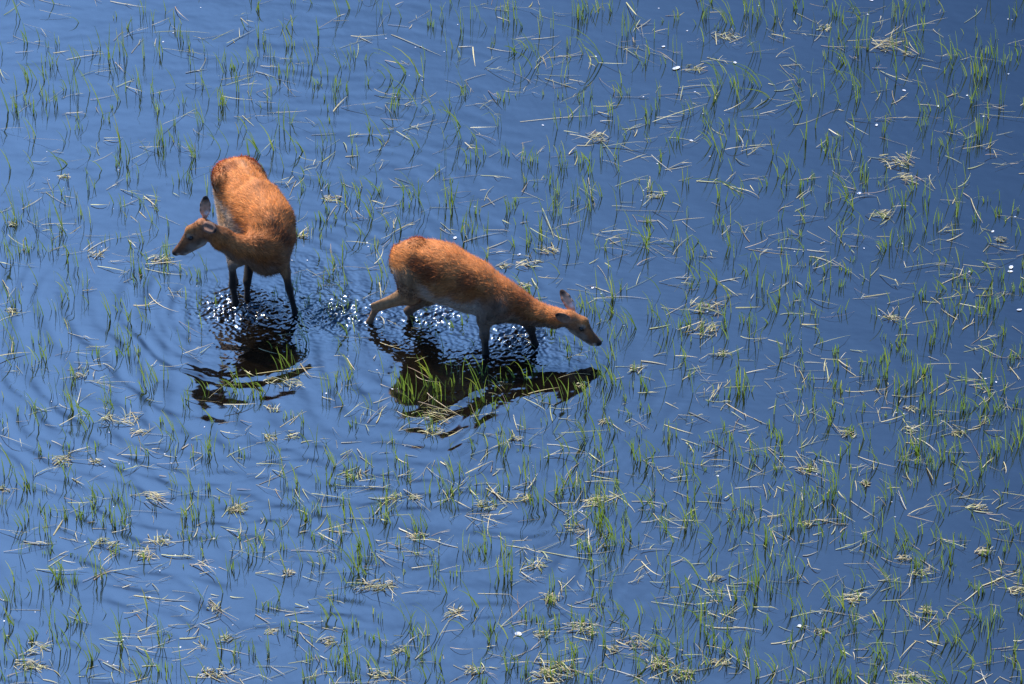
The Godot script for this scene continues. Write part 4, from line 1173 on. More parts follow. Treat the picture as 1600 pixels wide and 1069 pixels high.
func tuft_places_3():
	return [-149,282,9,-1,3, -117,298,12,-6,3, -107,309,17,-6,1, -101,308,8,0,4, -90,321,5,0,5, -93,317,5,0,3, -84,324,11,-1,5, -102,338,25,-4,6, -112,341,12,0,5, -107,347,8,0,6, -106,321,8,0,4, -128,341,9,-1,6, -65,305,19,-8,4, -62,314,15,0,5, -58,325,13,-4,2, -45,314,19,-15,2, -66,335,8,0,4, -54,357,13,-7,4, -47,344,15,0,5, -44,363,9,-4,3, -23,287,20,-9,1, -13,313,9,0,7, -12,321,7,0,4, -8,305,21,-9,1, -2,352,21,-3,3, -1,319,12,-7,1, -18,363,8,0,6, -19,354,12,0,3, -86,352,17,-7,4, -95,343,12,-2,3, -100,360,15,-4,4, -96,357,8,0,4, -123,363,8,0,3, -152,335,15,-2,3, -127,322,16,0,2, -154,360,20,-5,2, -74,346,12,-2,3, -66,347,12,0,4, -91,343,9,0,3, -145,309,7,0,5, -130,358,11,-2,3, -83,300,7,0,3, -88,295,5,0,3, -5,227,9,-2,3, -54,239,5,0,2, 73,210,15,-1,4, 55,200,8,-1,6, 64,210,18,-7,5, 69,225,19,-6,6, 63,224,16,-2,5, 59,207,12,0,4, 99,209,9,-1,6, 114,205,15,-5,4, 123,207,18,-4,4, 117,195,7,0,3, 144,205,15,-6,3, 153,202,11,-3,5, 167,222,15,-1,5, 132,220,15,-14,2, 106,222,12,-8,2, 105,254,15,-3,3, 52,232,9,-3,5, 58,259,15,-1,4, 65,270,16,-1,4, 154,269,15,0,8, 123,264,19,-14,2, 117,287,19,-7,4, 110,270,15,-7,4, 131,283,15,-1,4, 146,280,16,-5,3, 143,277,11,0,3, 140,298,13,-3,6, 162,305,8,-1,6, 126,309,13,-2,4, 129,327,8,-1,8, 133,332,11,-2,6, 149,321,12,-1,7, 138,313,5,0,5, 147,338,11,-2,4, 153,357,19,-5,5, 146,344,11,-9,2, 73,309,16,-6,3, 61,328,19,-2,5, 81,305,16,-3,1, 96,305,21,-7,2, 108,330,15,-3,6, 108,327,29,-1,1, 93,330,8,-1,3, 100,327,15,-11,3, 98,349,16,-2,6, 102,354,11,0,5, 93,347,9,-1,4, 82,352,17,-4,5, 79,338,17,-6,2, 121,313,29,-4,1, 49,336,12,-6,4, 48,360,9,0,6, 53,354,13,-1,4, 41,354,11,-2,4, 9,300,8,-1,5, 12,293,7,0,3, 26,272,15,-2,5, 24,283,8,0,5, 28,306,9,-1,5, 27,346,17,-3,6, 34,346,17,-1,5, 39,338,15,-3,3, 10,361,5,0,6, 1,346,8,0,5, 7,355,8,0,4, 24,355,8,0,6, 19,317,12,0,5, 19,306,8,0,4, 13,246,5,0,4, 45,308,8,-1,6, 50,306,12,-1,5, 51,316,9,0,5, 56,296,8,-1,4, 70,292,8,-8,3, 56,283,12,0,3, 108,360,8,-1,7, 112,354,8,0,4, 124,290,9,0,2, 157,347,15,-5,2, 158,267,37,-3,2, 44,229,9,0,5, 40,200,12,-1,5, 188,207,18,-3,6, 182,209,18,-2,6, 202,215,15,-5,4, 216,220,8,0,6, 220,200,8,-1,4, 214,193,8,0,3, 178,252,19,-3,8, 182,254,16,-4,4, 167,274,12,-2,6, 186,262,5,-1,4, 171,261,15,-5,3, 203,280,15,-7,4, 183,288,15,-7,6, 187,306,16,-6,4, 178,321,8,0,3, 213,288,16,-6,6, 219,305,15,-3,6, 219,293,8,0,4, 226,264,13,-3,5, 231,220,12,-1,4, 243,261,17,-15,2, 250,270,16,-5,4, 258,232,15,-10,6, 259,220,13,-7,3, 264,252,16,-3,6, 244,239,12,-2,5, 270,239,8,0,4, 284,242,16,-3,4, 282,261,8,0,3, 277,219,12,-1,3, 313,224,21,-7,5, 302,274,8,-2,6, 300,272,8,-3,5, 328,265,13,-2,6, 330,241,11,-5,5, 335,212,8,-1,4, 296,300,15,-13,3, 299,305,11,-1,4, 307,300,12,-2,4, 302,321,15,-2,4, 283,319,17,-7,4, 272,313,13,-3,4, 276,322,11,-4,4, 265,293,11,-1,5, 265,298,8,0,6, 249,316,15,-1,3, 236,313,13,-7,3, 232,340,16,-3,6, 234,330,13,-6,4, 211,338,15,-9,4, 204,354,16,-2,6, 204,363,11,0,6, 210,361,8,0,6, 208,317,7,-1,4, 199,306,8,0,3, 195,317,7,0,5, 179,347,15,-2,3, 186,363,8,-2,6, 196,363,19,-7,3, 198,354,11,-1,3, 238,363,19,-7,3, 221,363,12,-2,4, 225,363,9,0,4, 281,351,12,-6,2, 302,346,7,0,5, 317,341,8,-1,4, 320,360,16,-5,2, 318,330,15,-2,4, 268,360,15,-13,3, 327,290,8,-1,4, 296,222,5,0,3, 236,232,5,0,4, 250,351,11,-1,3, 175,363,15,-5,3, 332,207,5,0,3, 322,203,5,0,3, 203,327,12,-3,3, 309,234,7,0,5, 252,212,13,-3,2]

func stalk_places_0():
	return [-384,-401,-351,-383, -351,-376,-339,-380, -340,-367,-311,-376, -327,-344,-299,-356, -313,-452,-285,-443, -369,-454,-343,-444, -394,-431,-382,-451, -378,-313,-366,-323, -351,-305,-342,-312, -338,-313,-325,-320, -306,-394,-300,-408, -291,-376,-283,-397, -268,-383,-223,-371, -238,-397,-214,-408, -219,-390,-198,-411, -210,-427,-201,-413, -262,-444,-250,-423, -276,-406,-233,-405, -247,-332,-227,-328, -219,-316,-193,-310, -220,-338,-194,-348, -248,-348,-232,-353, -299,-328,-286,-339, -260,-276,-244,-290, -244,-290,-237,-285, -276,-246,-258,-246, -281,-229,-264,-245, -309,-226,-295,-239, -247,-250,-235,-237, -341,-238,-333,-243, -389,-353,-382,-334, -381,-270,-363,-271, -334,-292,-321,-294, -208,-287,-192,-291, -303,-258,-289,-259, -150,-411,-132,-430, -124,-401,-96,-403, -132,-383,-107,-399, -117,-399,-107,-390, -93,-403,-54,-372, -97,-366,-77,-360, -104,-325,-83,-314, -100,-315,-65,-313, -95,-306,-73,-302, -75,-273,-56,-283, -105,-219,-90,-228, -122,-260,-106,-263, -106,-263,-91,-260, -96,-270,-86,-272, -86,-267,-75,-255, -80,-420,-63,-439, -31,-443,-18,-450, -23,-443,0,-437, -41,-385,-30,-386, -30,-385,-28,-357, -51,-338,-37,-328, -36,-337,-20,-346, -35,-337,-29,-321, -18,-323,-7,-310, -24,-298,-15,-309, -22,-305,-9,-283, -19,-352,-2,-353, -27,-263,-12,-254, -35,-252,-28,-241, -17,-232,-9,-240, -134,-294,-124,-315, -173,-334,-163,-314, -157,-234,-140,-226, -140,-226,-130,-240, -153,-218,-141,-226, -123,-233,-113,-234, -125,-252,-122,-239, -193,-320,-173,-330, -193,-307,-177,-305, -192,-288,-175,-287, -192,-408,-180,-414, -176,-247,-168,-240, -195,-350,-178,-341, -106,-238,-95,-243, -31,-272,-10,-273, 89,-450,99,-427, 99,-424,93,-406, 93,-399,94,-387, 81,-384,102,-388, 102,-388,111,-378, 111,-378,125,-361, 87,-383,100,-369, 58,-372,64,-371, 59,-371,58,-353, 22,-369,38,-394, 23,-370,26,-355, 26,-353,39,-365, 18,-346,51,-340, 25,-340,49,-325, 0,-349,18,-333, 78,-314,103,-313, 61,-301,84,-304, 64,-294,76,-288, 6,-280,59,-288, 105,-280,147,-305, 108,-286,128,-288, 82,-270,100,-277, 110,-272,124,-273, 116,-259,138,-251, 67,-246,102,-251, 43,-263,61,-254, 42,-236,48,-247, 48,-248,61,-249, 84,-241,101,-226, 126,-327,156,-329, 126,-321,146,-320, 171,-287,192,-289, 159,-295,175,-309, 157,-242,180,-248, 174,-235,183,-246, 119,-430,130,-431, 110,-316,127,-319, 110,-407,121,-411, 107,-232,115,-241, 115,-217,130,-229, 32,-221,49,-221, 8,-252,9,-228, 149,-370,170,-363, 13,-443,16,-451, 91,-260,93,-270, 165,-231,175,-221, 0,-238,15,-228, 209,-408,206,-432, 221,-434,235,-420, 213,-405,231,-403, 197,-401,209,-391, 237,-387,258,-386, 257,-393,278,-397, 276,-391,303,-376, 287,-401,302,-419, 302,-420,304,-439, 278,-419,293,-426, 305,-392,309,-379, 310,-370,323,-364, 323,-372,342,-375, 274,-355,286,-355, 224,-350,234,-348, 204,-360,214,-340, 206,-358,221,-360, 193,-312,222,-309, 198,-323,213,-328, 205,-316,221,-323, 210,-276,231,-287, 232,-288,245,-297, 245,-297,249,-295, 271,-320,286,-325, 287,-323,289,-303, 285,-305,299,-320, 305,-304,320,-302, 303,-338,312,-333, 327,-314,337,-320, 272,-282,284,-291, 273,-259,293,-247, 251,-271,256,-272, 350,-291,383,-285, 355,-276,360,-288, 325,-243,343,-254, 330,-267,346,-282, 350,-243,358,-252, 250,-241,251,-228, 335,-217,348,-224, 355,-218,377,-228, 227,-314,230,-320, 194,-333,199,-331, 236,-270,247,-259, 225,-245,234,-257, 325,-411,332,-399, 366,-294,377,-294, 258,-427,275,-432, 349,-235,362,-235, -349,-188,-336,-191, -340,-186,-320,-168, -296,-189,-284,-204, -286,-190,-268,-182, -268,-181,-258,-167, -283,-168,-271,-178, -276,-155,-270,-147, -270,-161,-264,-152, -331,-110,-319,-117, -318,-132,-310,-144, -322,-106,-298,-115, -296,-106,-289,-116, -303,-106,-296,-83, -295,-92,-272,-83, -288,-97,-258,-95, -264,-107,-251,-117, -251,-117,-238,-121, -261,-89,-233,-82, -258,-100,-232,-93, -306,-170,-293,-170, -303,-62,-293,-64, -275,-72,-269,-78, -266,-44,-246,-48, -256,-58,-234,-36, -243,-66,-238,-52, -242,-60,-227,-60, -313,-27,-309,-11, -309,-11,-287,-3, -371,-160,-362,-169, -360,-45,-349,-51, -361,-75,-354,-54, -347,-71,-345,-62, -233,-25,-213,-7, -350,-128,-347,-108, -345,-146,-336,-155, -354,-192,-349,-199, -365,-97,-356,-93, -330,-124,-324,-131, -247,-185,-242,-180, -174,-199,-158,-201, -158,-201,-162,-181, -139,-178,-123,-174, -124,-198,-115,-191, -87,-193,-74,-194, -102,-175,-92,-169, -84,-136,-66,-152, -100,-149,-86,-162, -59,-166,-39,-166, -51,-202,-23,-209, -23,-208,0,-204, -52,-140,-40,-132, -22,-167,-4,-182, -20,-175,-13,-194, -43,-184,-30,-187, -119,-123,-91,-116, -115,-152,-104,-151, -147,-128,-146,-144, -144,-140,-144,-126, -153,-130,-147,-141, -118,-91,-92,-87, -150,-55,-137,-54, -98,-95,-92,-114, -94,-72,-92,-52, -130,-120,-129,-106, -19,-113,0,-108, -18,-114,-3,-125, -35,-122,-6,-134, -105,-52,-94,-61, -87,-26,-77,-17, -120,-7,-97,-6, -85,-140,-85,-153, -155,-148,-148,-161, -94,-126,-84,-137, -86,-205,-71,-195, -7,-150,0,-144, -155,-83,-144,-87, -122,-171,-116,-154, 12,-201,25,-202, 7,-186,12,-200, 56,-205,58,-180, 58,-180,60,-166, 0,-178,18,-180, 36,-144,51,-150, 22,-165,30,-127, 13,-140,30,-125, 6,-146,12,-148, 15,-114,31,-108, 0,-106,15,-104, 38,-166,46,-170, 45,-165,53,-171, 63,-136,76,-145, 59,-122,63,-134, 70,-120,81,-125, 60,-132,65,-131, 55,-95,62,-102, 66,-96,70,-91, 73,-129,83,-133, 68,-98,84,-108, 75,-163,124,-161, 79,-173,90,-173, 91,-149,107,-150, 105,-150,112,-138, 80,-119,99,-114, 96,-116,104,-108, 97,-120,111,-127, 89,-93,103,-104, 108,-103,122,-104, 115,-106,130,-132, 135,-201,154,-199, 154,-199,170,-184, 122,-201,133,-207, 99,-187,113,-183, 101,-207,100,-188, 116,-78,129,-77, 133,-104,146,-103, 147,-73,163,-78, 165,-141,181,-148, 167,-115,184,-128, 177,-106,183,-114, 132,-64,123,-62, 105,-41,124,-38, 124,-40,159,-56, 148,-42,161,-48, 157,-41,175,-42, 96,-16,111,-21, 123,-26,133,-28, 144,-46,144,-28, 159,-7,178,-5, 31,-70,36,-77, 14,-77,19,-64, 45,-70,55,-62, 39,-64,55,-60, 17,-53,25,-54, 55,-67,62,-64, 52,-60,68,-58, 59,-21,68,-26, 142,-112,147,-110, 145,-173,152,-167, 210,-202,227,-206, 199,-195,210,-194, 205,-161,217,-171, 193,-161,205,-175, 242,-185,253,-185, 253,-184,266,-180, 266,-180,267,-169, 266,-163,280,-160, 266,-159,276,-146, 276,-201,296,-208, 295,-207,303,-199, 302,-192,311,-208, 307,-209,309,-190, 320,-171,324,-182, 329,-185,334,-178, 334,-178,340,-146, 339,-139,346,-136, 314,-145,327,-145, 326,-193,336,-211, 184,-130,198,-135, 183,-116,199,-130, 203,-125,212,-132, 212,-136,231,-120, 228,-142,235,-130, 235,-128,241,-118, 221,-120,224,-122, 241,-117,248,-116, 195,-115,210,-112, 212,-104,233,-92, 229,-99,246,-76, 197,-93,209,-92, 217,-73,227,-78, 182,-59,196,-72, 201,-73,206,-66, 261,-118,265,-106, 256,-97,262,-100, 261,-81,276,-68]

func stalk_places_1():
	return [279,-90,316,-97, 298,-121,306,-126, 306,-126,327,-115, 287,-110,291,-117, 262,-129,272,-129, 276,-71,286,-70, 317,-66,332,-66, 303,-81,319,-82, 248,-54,267,-59, 264,-46,284,-55, 289,-49,301,-48, 295,-54,301,-45, 275,-28,283,-44, 257,-40,263,-30, 263,-30,271,-44, 188,-33,208,-32, 202,-21,214,-21, 178,-3,188,2, 304,-38,306,-30, 314,-15,324,-24, 319,2,333,-19, 333,-19,336,-26, 349,-19,356,-9, 341,-52,350,-61, 338,-107,356,-108, 337,-110,342,-118, 342,-117,357,-121, 360,-104,366,-107, 327,-56,340,-59, 311,-136,324,-138, 312,-124,325,-134, 356,-148,361,-155, 290,-120,301,-106, -316,16,-288,9, -289,22,-277,10, -354,16,-333,12, -349,35,-338,33, -332,30,-324,23, -306,33,-290,29, -291,28,-277,25, -282,25,-273,33, -310,43,-293,38, -290,45,-264,55, -285,47,-258,47, -264,65,-256,61, -249,66,-238,69, -249,28,-245,21, -284,93,-260,84, -296,71,-295,53, -320,133,-307,131, -306,140,-294,124, -294,124,-285,120, -318,152,-306,140, -282,158,-269,146, -310,113,-302,119, -345,107,-322,120, -342,92,-339,110, -336,92,-327,90, -293,154,-284,161, -296,175,-286,180, -253,172,-232,172, -248,140,-234,143, -265,129,-257,119, -249,108,-241,97, -252,108,-249,126, -258,82,-252,101, -246,122,-233,129, -250,105,-230,108, -259,145,-247,140, -222,122,-217,116, -216,133,-208,125, -216,111,-209,106, -212,136,-207,129, -191,131,-172,117, -184,90,-176,93, -180,102,-176,95, -207,65,-187,42, -196,72,-174,71, -196,165,-185,173, -207,172,-185,175, -181,184,-169,178, -191,196,-187,185, -180,185,-176,197, -252,189,-231,191, -303,161,-303,170, -221,191,-214,191, -235,151,-230,152, -193,140,-183,149, -332,165,-326,167, -295,33,-294,21, -184,33,-176,40, -228,165,-220,169, -197,102,-182,106, -177,177,-173,172, -176,37,-129,29, -146,25,-137,42, -168,161,-144,143, -170,161,-152,168, -160,145,-150,152, -157,165,-152,178, -114,86,-103,69, -98,93,-82,68, -99,95,-96,105, -92,93,-88,74, -99,33,-79,39, -72,29,-48,53, -77,102,-52,98, -52,97,-46,102, -49,90,-34,84, -64,69,-37,84, -58,59,-34,86, -95,116,-74,117, -74,117,-61,122, -89,127,-81,126, -78,131,-69,138, -117,151,-97,149, -97,149,-76,157, -117,161,-95,163, -95,163,-80,165, -119,142,-107,123, -115,129,-107,122, -104,122,-100,131, -117,151,-102,141, -132,191,-127,175, -139,166,-134,177, -144,166,-137,180, -126,185,-109,182, -95,175,-73,173, -90,192,-83,178, -89,196,-71,178, -72,166,-58,179, -66,177,-56,170, -67,173,-60,185, -76,152,-67,143, -57,142,-43,156, -43,156,-34,165, -31,149,-13,135, -34,113,-24,104, -24,104,-9,108, -28,129,-16,122, -15,122,0,115, -17,159,-3,184, -17,165,0,182, -28,166,-22,175, -25,161,-9,161, -38,178,-27,187, -30,192,-15,182, -12,185,0,178, -52,180,-39,175, -59,152,-54,136, -48,136,-44,140, -115,115,-101,114, -114,51,-102,47, -16,59,-10,61, -28,86,-9,80, -21,52,0,49, -16,38,-5,55, -172,116,-166,114, -171,140,-165,139, -129,111,-122,111, -151,102,-146,101, -103,187,-95,184, -43,108,-33,99, -142,115,-134,113, -139,138,-127,142, -20,194,0,189, -73,18,-60,19, -114,19,-108,33, -96,20,-94,15, -13,151,-8,144, -14,147,-13,136, 30,27,38,19, 38,19,54,10, 19,34,27,23, 7,60,22,71, 22,70,31,75, 11,60,32,53, 32,42,54,38, 3,101,20,99, 11,113,22,97, 29,112,37,103, 38,90,46,93, 33,104,66,101, 24,129,50,127, 52,127,61,138, 53,149,69,133, 53,151,72,156, 0,166,16,156, 0,163,14,161, 10,165,17,149, 24,169,46,163, 21,175,43,197, 30,187,53,191, 45,178,59,178, 59,168,68,180, 64,168,81,191, 46,185,60,182, 77,92,81,88, 81,88,93,100, 81,97,91,89, 87,133,94,143, 94,141,112,146, 97,142,105,158, 105,158,123,156, 109,92,113,84, 113,84,134,86, 120,81,135,93, 103,95,122,105, 114,111,128,119, 117,115,122,127, 113,137,132,141, 127,131,142,123, 126,140,133,133, 133,134,146,135, 146,140,134,151, 130,104,155,97, 151,92,161,99, 152,119,165,125, 158,110,165,119, 146,53,172,51, 137,64,144,47, 132,67,150,69, 142,79,146,71, 146,71,164,88, 164,88,173,95, 138,48,148,47, 108,32,118,28, 98,16,107,12, 80,28,99,27, 89,22,107,27, 70,43,77,40, 89,40,98,45, 113,16,128,18, 129,21,136,14, 136,14,154,14, 128,27,130,36, 86,59,101,58, 97,54,112,49, 75,72,79,70, 79,179,102,183, 83,188,92,188, 127,170,136,172, 140,176,146,170, 148,165,166,163, 167,161,168,178, 159,189,166,183, 156,156,168,145, 162,138,167,147, 161,36,176,31, 107,168,118,175, 156,21,167,22, 59,104,59,124, 43,147,43,163, 71,29,82,29, 0,101,4,115, 1,84,4,102, 0,178,4,187, 162,129,168,131, 185,18,195,12, 195,12,199,4, 196,34,217,33, 215,34,217,19, 199,47,204,36, 217,46,216,25, 216,47,220,36, 207,53,225,54, 225,20,234,31, 176,29,184,27, 186,22,201,31, 198,55,193,54, 252,58,262,47, 262,47,264,36, 247,69,253,63, 249,53,252,62, 251,76,259,77, 264,70,266,65, 266,65,271,64, 255,71,260,70, 234,96,250,93, 250,92,269,82, 265,88,269,99, 267,102,281,91, 265,104,273,104, 285,60,298,46, 292,61,302,53, 298,38,307,44, 306,40,323,44, 323,44,336,40, 313,50,326,48, 323,51,327,62, 318,73,326,64, 287,79,303,81, 290,90,299,104, 289,108,307,102, 298,95,307,99, 308,101,317,98, 319,86,329,84, 320,94,326,95, 319,102,332,102, 298,104,303,110, 322,59,330,55, 333,57,346,46, 341,33,353,27, 332,17,354,18, 343,29,349,44, 336,66,337,79, 337,73,340,81, 291,125,308,126, 294,136,302,147, 314,143,323,131, 301,136,313,136, 329,136,329,149, 261,131,270,126, 265,115,274,116, 263,147,266,159, 266,159,264,165, 277,143,280,159, 286,169,298,158, 287,161,292,158, 319,167,323,174, 249,165,258,165, 241,175,249,175, 261,193,282,183, 289,184,303,185, 305,185,311,178, 304,189,317,191, 319,187,328,180, 327,186,338,186, 329,185,339,177, 235,160,239,159, 225,143,237,139, 199,104,210,76, 186,72,197,92, 194,86,210,76, 172,122,183,143, 172,120,179,127, 193,121,203,108, 186,116,189,108, 192,107,194,94, 197,126,205,128, 206,129,214,149, 185,143,190,141, 191,142,206,149, 193,147,212,158, 176,163,183,168, 170,159,177,173, 192,178,193,163, 202,163,206,165, 216,168,221,177, 211,182,216,196]

func stalk_places_2():
	return [217,194,221,187, 168,195,179,192, 216,97,232,102, 207,91,220,87, 236,46,241,50, 238,57,241,59, 288,17,295,22, 325,170,334,169, 314,4,323,10, 239,23,245,23, -308,207,-298,203, -300,215,-295,198, -296,217,-277,224, -319,221,-297,223, -331,232,-314,226, -301,242,-290,231, -275,221,-258,222, -271,219,-250,226, -258,225,-244,224, -241,222,-224,220, -223,222,-209,219, -208,217,-206,203, -207,205,-200,200, -261,232,-249,227, -265,241,-258,231, -268,241,-267,232, -292,241,-283,243, -275,208,-266,208, -262,212,-250,207, -282,203,-273,201, -270,261,-253,251, -258,252,-240,247, -255,261,-241,256, -257,267,-243,268, -251,269,-245,265, -228,235,-206,236, -222,246,-221,237, -231,251,-222,247, -209,245,-191,249, -202,255,-193,252, -190,248,-184,252, -184,231,-168,236, -236,267,-233,264, -232,265,-227,272, -243,277,-223,281, -223,281,-206,283, -248,294,-235,290, -237,275,-227,273, -247,287,-233,284, -218,298,-205,296, -238,313,-225,306, -225,313,-212,305, -238,319,-223,314, -219,307,-203,306, -211,320,-197,317, -207,313,-199,305, -199,305,-191,311, -196,305,-186,300, -195,283,-175,302, -181,278,-172,279, -199,322,-193,332, -205,335,-199,328, -187,329,-166,336, -176,317,-163,309, -259,321,-245,322, -249,326,-209,328, -245,328,-240,346, -261,325,-248,327, -261,340,-245,352, -266,358,-255,354, -272,357,-268,357, -240,363,-227,357, -207,346,-199,343, -203,357,-190,358, -191,354,-174,363, -183,354,-171,349, -194,351,-179,363, -175,222,-167,217, -302,292,-321,291, -302,343,-288,351, -288,351,-283,357, -299,327,-296,340, -296,328,-294,319, -304,340,-294,360, -313,341,-303,340, -317,357,-307,352, -294,360,-284,364, -329,280,-324,283, -308,250,-277,250, -233,347,-222,347, -283,290,-278,296, -187,209,-175,211, -238,225,-235,242, -322,317,-319,317, -258,343,-244,354, -195,281,-189,279, -238,328,-224,333, -167,233,-151,231, -144,231,-119,233, -127,232,-114,230, -129,210,-121,191, -127,212,-115,221, -115,224,-112,210, -112,210,-98,208, -120,210,-110,212, -133,242,-122,244, -125,255,-103,253, -166,255,-149,254, -166,254,-157,251, -88,235,-77,248, -89,220,-83,221, -86,231,-81,225, -86,231,-82,233, -74,208,-64,216, -80,218,-55,219, -66,220,-46,222, -55,218,-46,220, -57,236,-38,215, -65,249,-51,246, -47,252,-34,246, -41,252,-20,251, -102,248,-84,247, -107,264,-90,265, -105,266,-77,271, -90,265,-77,270, -77,265,-76,272, -80,264,-74,277, -71,275,-54,272, -54,272,-46,273, -22,275,-1,276, -45,303,-34,290, -42,289,-34,280, -38,293,-28,302, -41,303,-32,293, -32,292,-27,292, -24,303,-17,288, -131,282,-118,279, -118,275,-113,269, -119,277,-112,276, -139,285,-130,290, -145,297,-137,295, -164,296,-154,305, -135,304,-121,303, -148,250,-141,257, -141,311,-122,321, -122,321,-112,319, -118,327,-112,326, -111,327,-95,317, -155,316,-149,313, -161,317,-157,320, -143,317,-137,320, -151,358,-135,349, -161,347,-135,349, -127,360,-118,352, -118,352,-110,352, -124,336,-120,344, -120,344,-119,352, -128,360,-125,357, -75,317,-69,317, -73,336,-62,317, -73,335,-70,327, -61,340,-52,325, -56,317,-51,316, -45,314,-31,311, -58,343,-47,344, -17,340,-6,336, -22,348,-7,348, -37,346,-21,354, -39,363,-21,352, -25,354,-18,351, -113,363,-90,363, -104,352,-90,358, -84,351,-75,357, -82,354,-76,363, -90,363,-59,363, -7,308,0,303, -114,309,-106,311, -30,209,-23,197, -24,205,-17,200, -41,197,-33,192, -16,207,-9,203, -30,193,0,192, -86,198,-80,200, -94,197,-89,191, -93,253,-84,257, -152,207,-145,193, -139,206,-133,199, -161,220,-156,220, -160,209,-156,215, -139,212,-133,210, -165,203,-163,193, -11,247,-4,247, -43,340,-44,335, -16,328,-10,327, 19,231,34,220, 17,231,59,242, 43,234,67,231, 0,221,13,220, 0,226,7,228, 2,237,8,229, 8,231,11,238, 20,232,23,242, 15,249,21,236, 7,252,16,249, 5,254,9,241, 0,267,6,262, 0,262,20,262, 6,253,16,262, 29,212,42,211, 29,214,31,218, 38,226,49,219, 49,218,54,210, 42,217,52,224, 41,203,52,191, 74,218,84,231, 84,230,101,230, 48,253,59,244, 65,257,77,254, 77,240,84,241, 77,264,85,246, 75,264,85,258, 84,242,96,256, 90,229,93,224, 87,236,90,246, 91,280,100,278, 101,235,108,236, 109,241,116,241, 116,245,126,244, 54,269,65,266, 40,285,55,277, 58,288,69,290, 26,283,44,296, 31,272,47,272, 30,262,32,274, 11,283,24,274, 26,274,27,287, 0,305,11,302, 15,305,31,305, 32,305,44,305, 44,306,60,309, 62,301,69,305, 39,318,51,322, 17,313,31,313, 60,314,71,311, 0,340,18,327, 14,343,18,332, 18,335,26,336, 30,332,45,327, 36,349,42,340, 13,354,29,352, 20,357,39,347, 20,363,31,361, 66,322,74,327, 65,327,94,326, 74,331,82,324, 59,336,71,329, 59,335,62,340, 71,338,88,343, 84,349,96,341, 88,344,94,336, 55,348,59,347, 74,363,85,355, 86,358,96,360, 89,310,101,310, 101,325,107,324, 107,336,121,336, 113,352,130,346, 119,346,122,341, 109,284,117,286, 117,286,130,283, 120,278,139,277, 123,270,136,272, 136,272,152,272, 122,260,132,262, 132,262,140,266, 127,282,136,283, 135,296,145,283, 125,295,133,299, 128,309,150,309, 140,256,146,261, 136,333,147,343, 136,347,142,349, 130,352,135,335, 128,347,134,338, 136,354,143,354, 143,354,147,349, 153,341,156,352, 141,231,148,225, 148,225,164,225, 164,225,167,229, 85,201,98,198, 94,206,115,208, 103,198,109,197, 157,291,164,296, 42,262,46,272, 3,303,8,301, 162,256,163,261, 101,354,109,363, 109,361,114,349, 35,349,57,361, 102,269,110,269, 168,197,181,193, 168,210,178,202, 170,209,180,219, 180,215,185,222, 180,217,182,215, 194,200,218,198, 199,198,214,203, 209,214,212,205, 213,203,215,202, 215,212,220,206, 231,197,237,192, 220,232,234,219, 231,220,246,236, 260,194,277,201, 240,238,263,246, 260,241,271,252, 271,252,277,254, 264,264,273,263, 252,244,258,239, 283,221,296,228, 314,218,327,222, 317,209,326,208, 314,197,322,201, 322,200,329,205, 298,249,306,244, 313,269,330,270, 320,252,331,253, 320,275,330,269, 314,293,322,288, 306,286,312,287, 266,314,278,301, 278,301,291,282, 291,282,303,267, 303,267,319,256, 319,256,329,252, 278,294,283,296, 277,287,287,287, 220,273,236,266, 230,242,243,261, 236,262,256,264, 237,273,247,267, 249,279,257,266, 247,282,250,290, 250,287,262,305, 250,290,266,305, 226,311,249,313, 215,281,229,281, 209,278,227,279, 178,299,203,293]

func stalk_places_3():
	return [203,293,227,299, 191,292,199,295, 181,308,192,310, 192,311,215,303, 164,325,177,321, 177,325,191,317, 221,331,228,325, 216,331,225,331, 217,338,227,338, 219,338,226,345, 209,332,215,338, 183,247,188,261, 188,257,192,265, 189,236,199,232, 192,239,194,249, 194,249,200,251, 165,262,191,262, 176,236,171,234, 199,280,216,257, 259,316,266,316, 263,322,273,327, 255,322,261,325, 309,332,318,331, 290,363,302,354, 302,363,306,358, 306,357,314,363, 312,358,319,357, 282,349,302,341, 240,352,249,357, 249,358,268,360, 232,351,235,344, 216,354,226,355, 179,349,185,354, 167,361,174,360, 309,311,315,310, 318,322,325,321, 217,355,225,357, 188,224,200,220, 231,292,234,305, 266,207,273,201]

func heap_places_0():
	return [62,-254,15, 139,-353,12, 165,-400,15, 284,-222,17, 288,-384,18, 303,-373,7, 242,-413,9, -297,-106,10, -249,-98,13, -350,-38,8, -328,-204,7, -360,-143,6, -131,-178,9, -4,-91,8, -150,-128,6, 13,-97,12, 136,-44,17, 132,-15,19, 105,-184,9, 27,-112,9, 9,-68,7, 267,-157,12, 264,-30,9, 351,-122,7, 289,-205,12, -266,93,19, -233,180,15, -302,133,12, -279,135,7, -296,38,8, -252,104,9, -179,187,10, -337,165,7, -51,87,18, -152,49,13, -165,44,7, -162,110,7, -52,101,11, -105,149,12, -80,182,13, -18,182,11, -149,108,7, -65,177,7, -163,75,8, 144,14,10, 7,172,10, 60,182,15, 49,53,7, 63,92,7, 2,110,7, 86,33,9, 227,104,8, 269,99,8, 301,104,7, 198,145,11, 308,189,10, 236,161,6, 272,77,7, -237,234,10, -299,332,12, -180,319,9, -300,344,12, -191,290,7, -188,355,12, -181,191,10, -307,347,9, -266,222,12, -231,221,13, -92,265,13, -82,270,11, -24,352,11, -117,321,8, -82,355,10, -37,296,9, -152,314,7, -144,256,6, -72,333,6, -62,220,9, 15,244,12, 45,308,15, 29,347,19, 24,355,17, 25,280,10, 79,325,12, 92,346,15, 107,358,13, 131,344,10, 42,212,10, 19,317,9, 132,262,7, 63,329,7, 249,360,17, 221,280,12, 265,290,8, 265,252,9, 255,241,7, 308,231,10, 194,202,8, 196,313,7, 325,272,9]

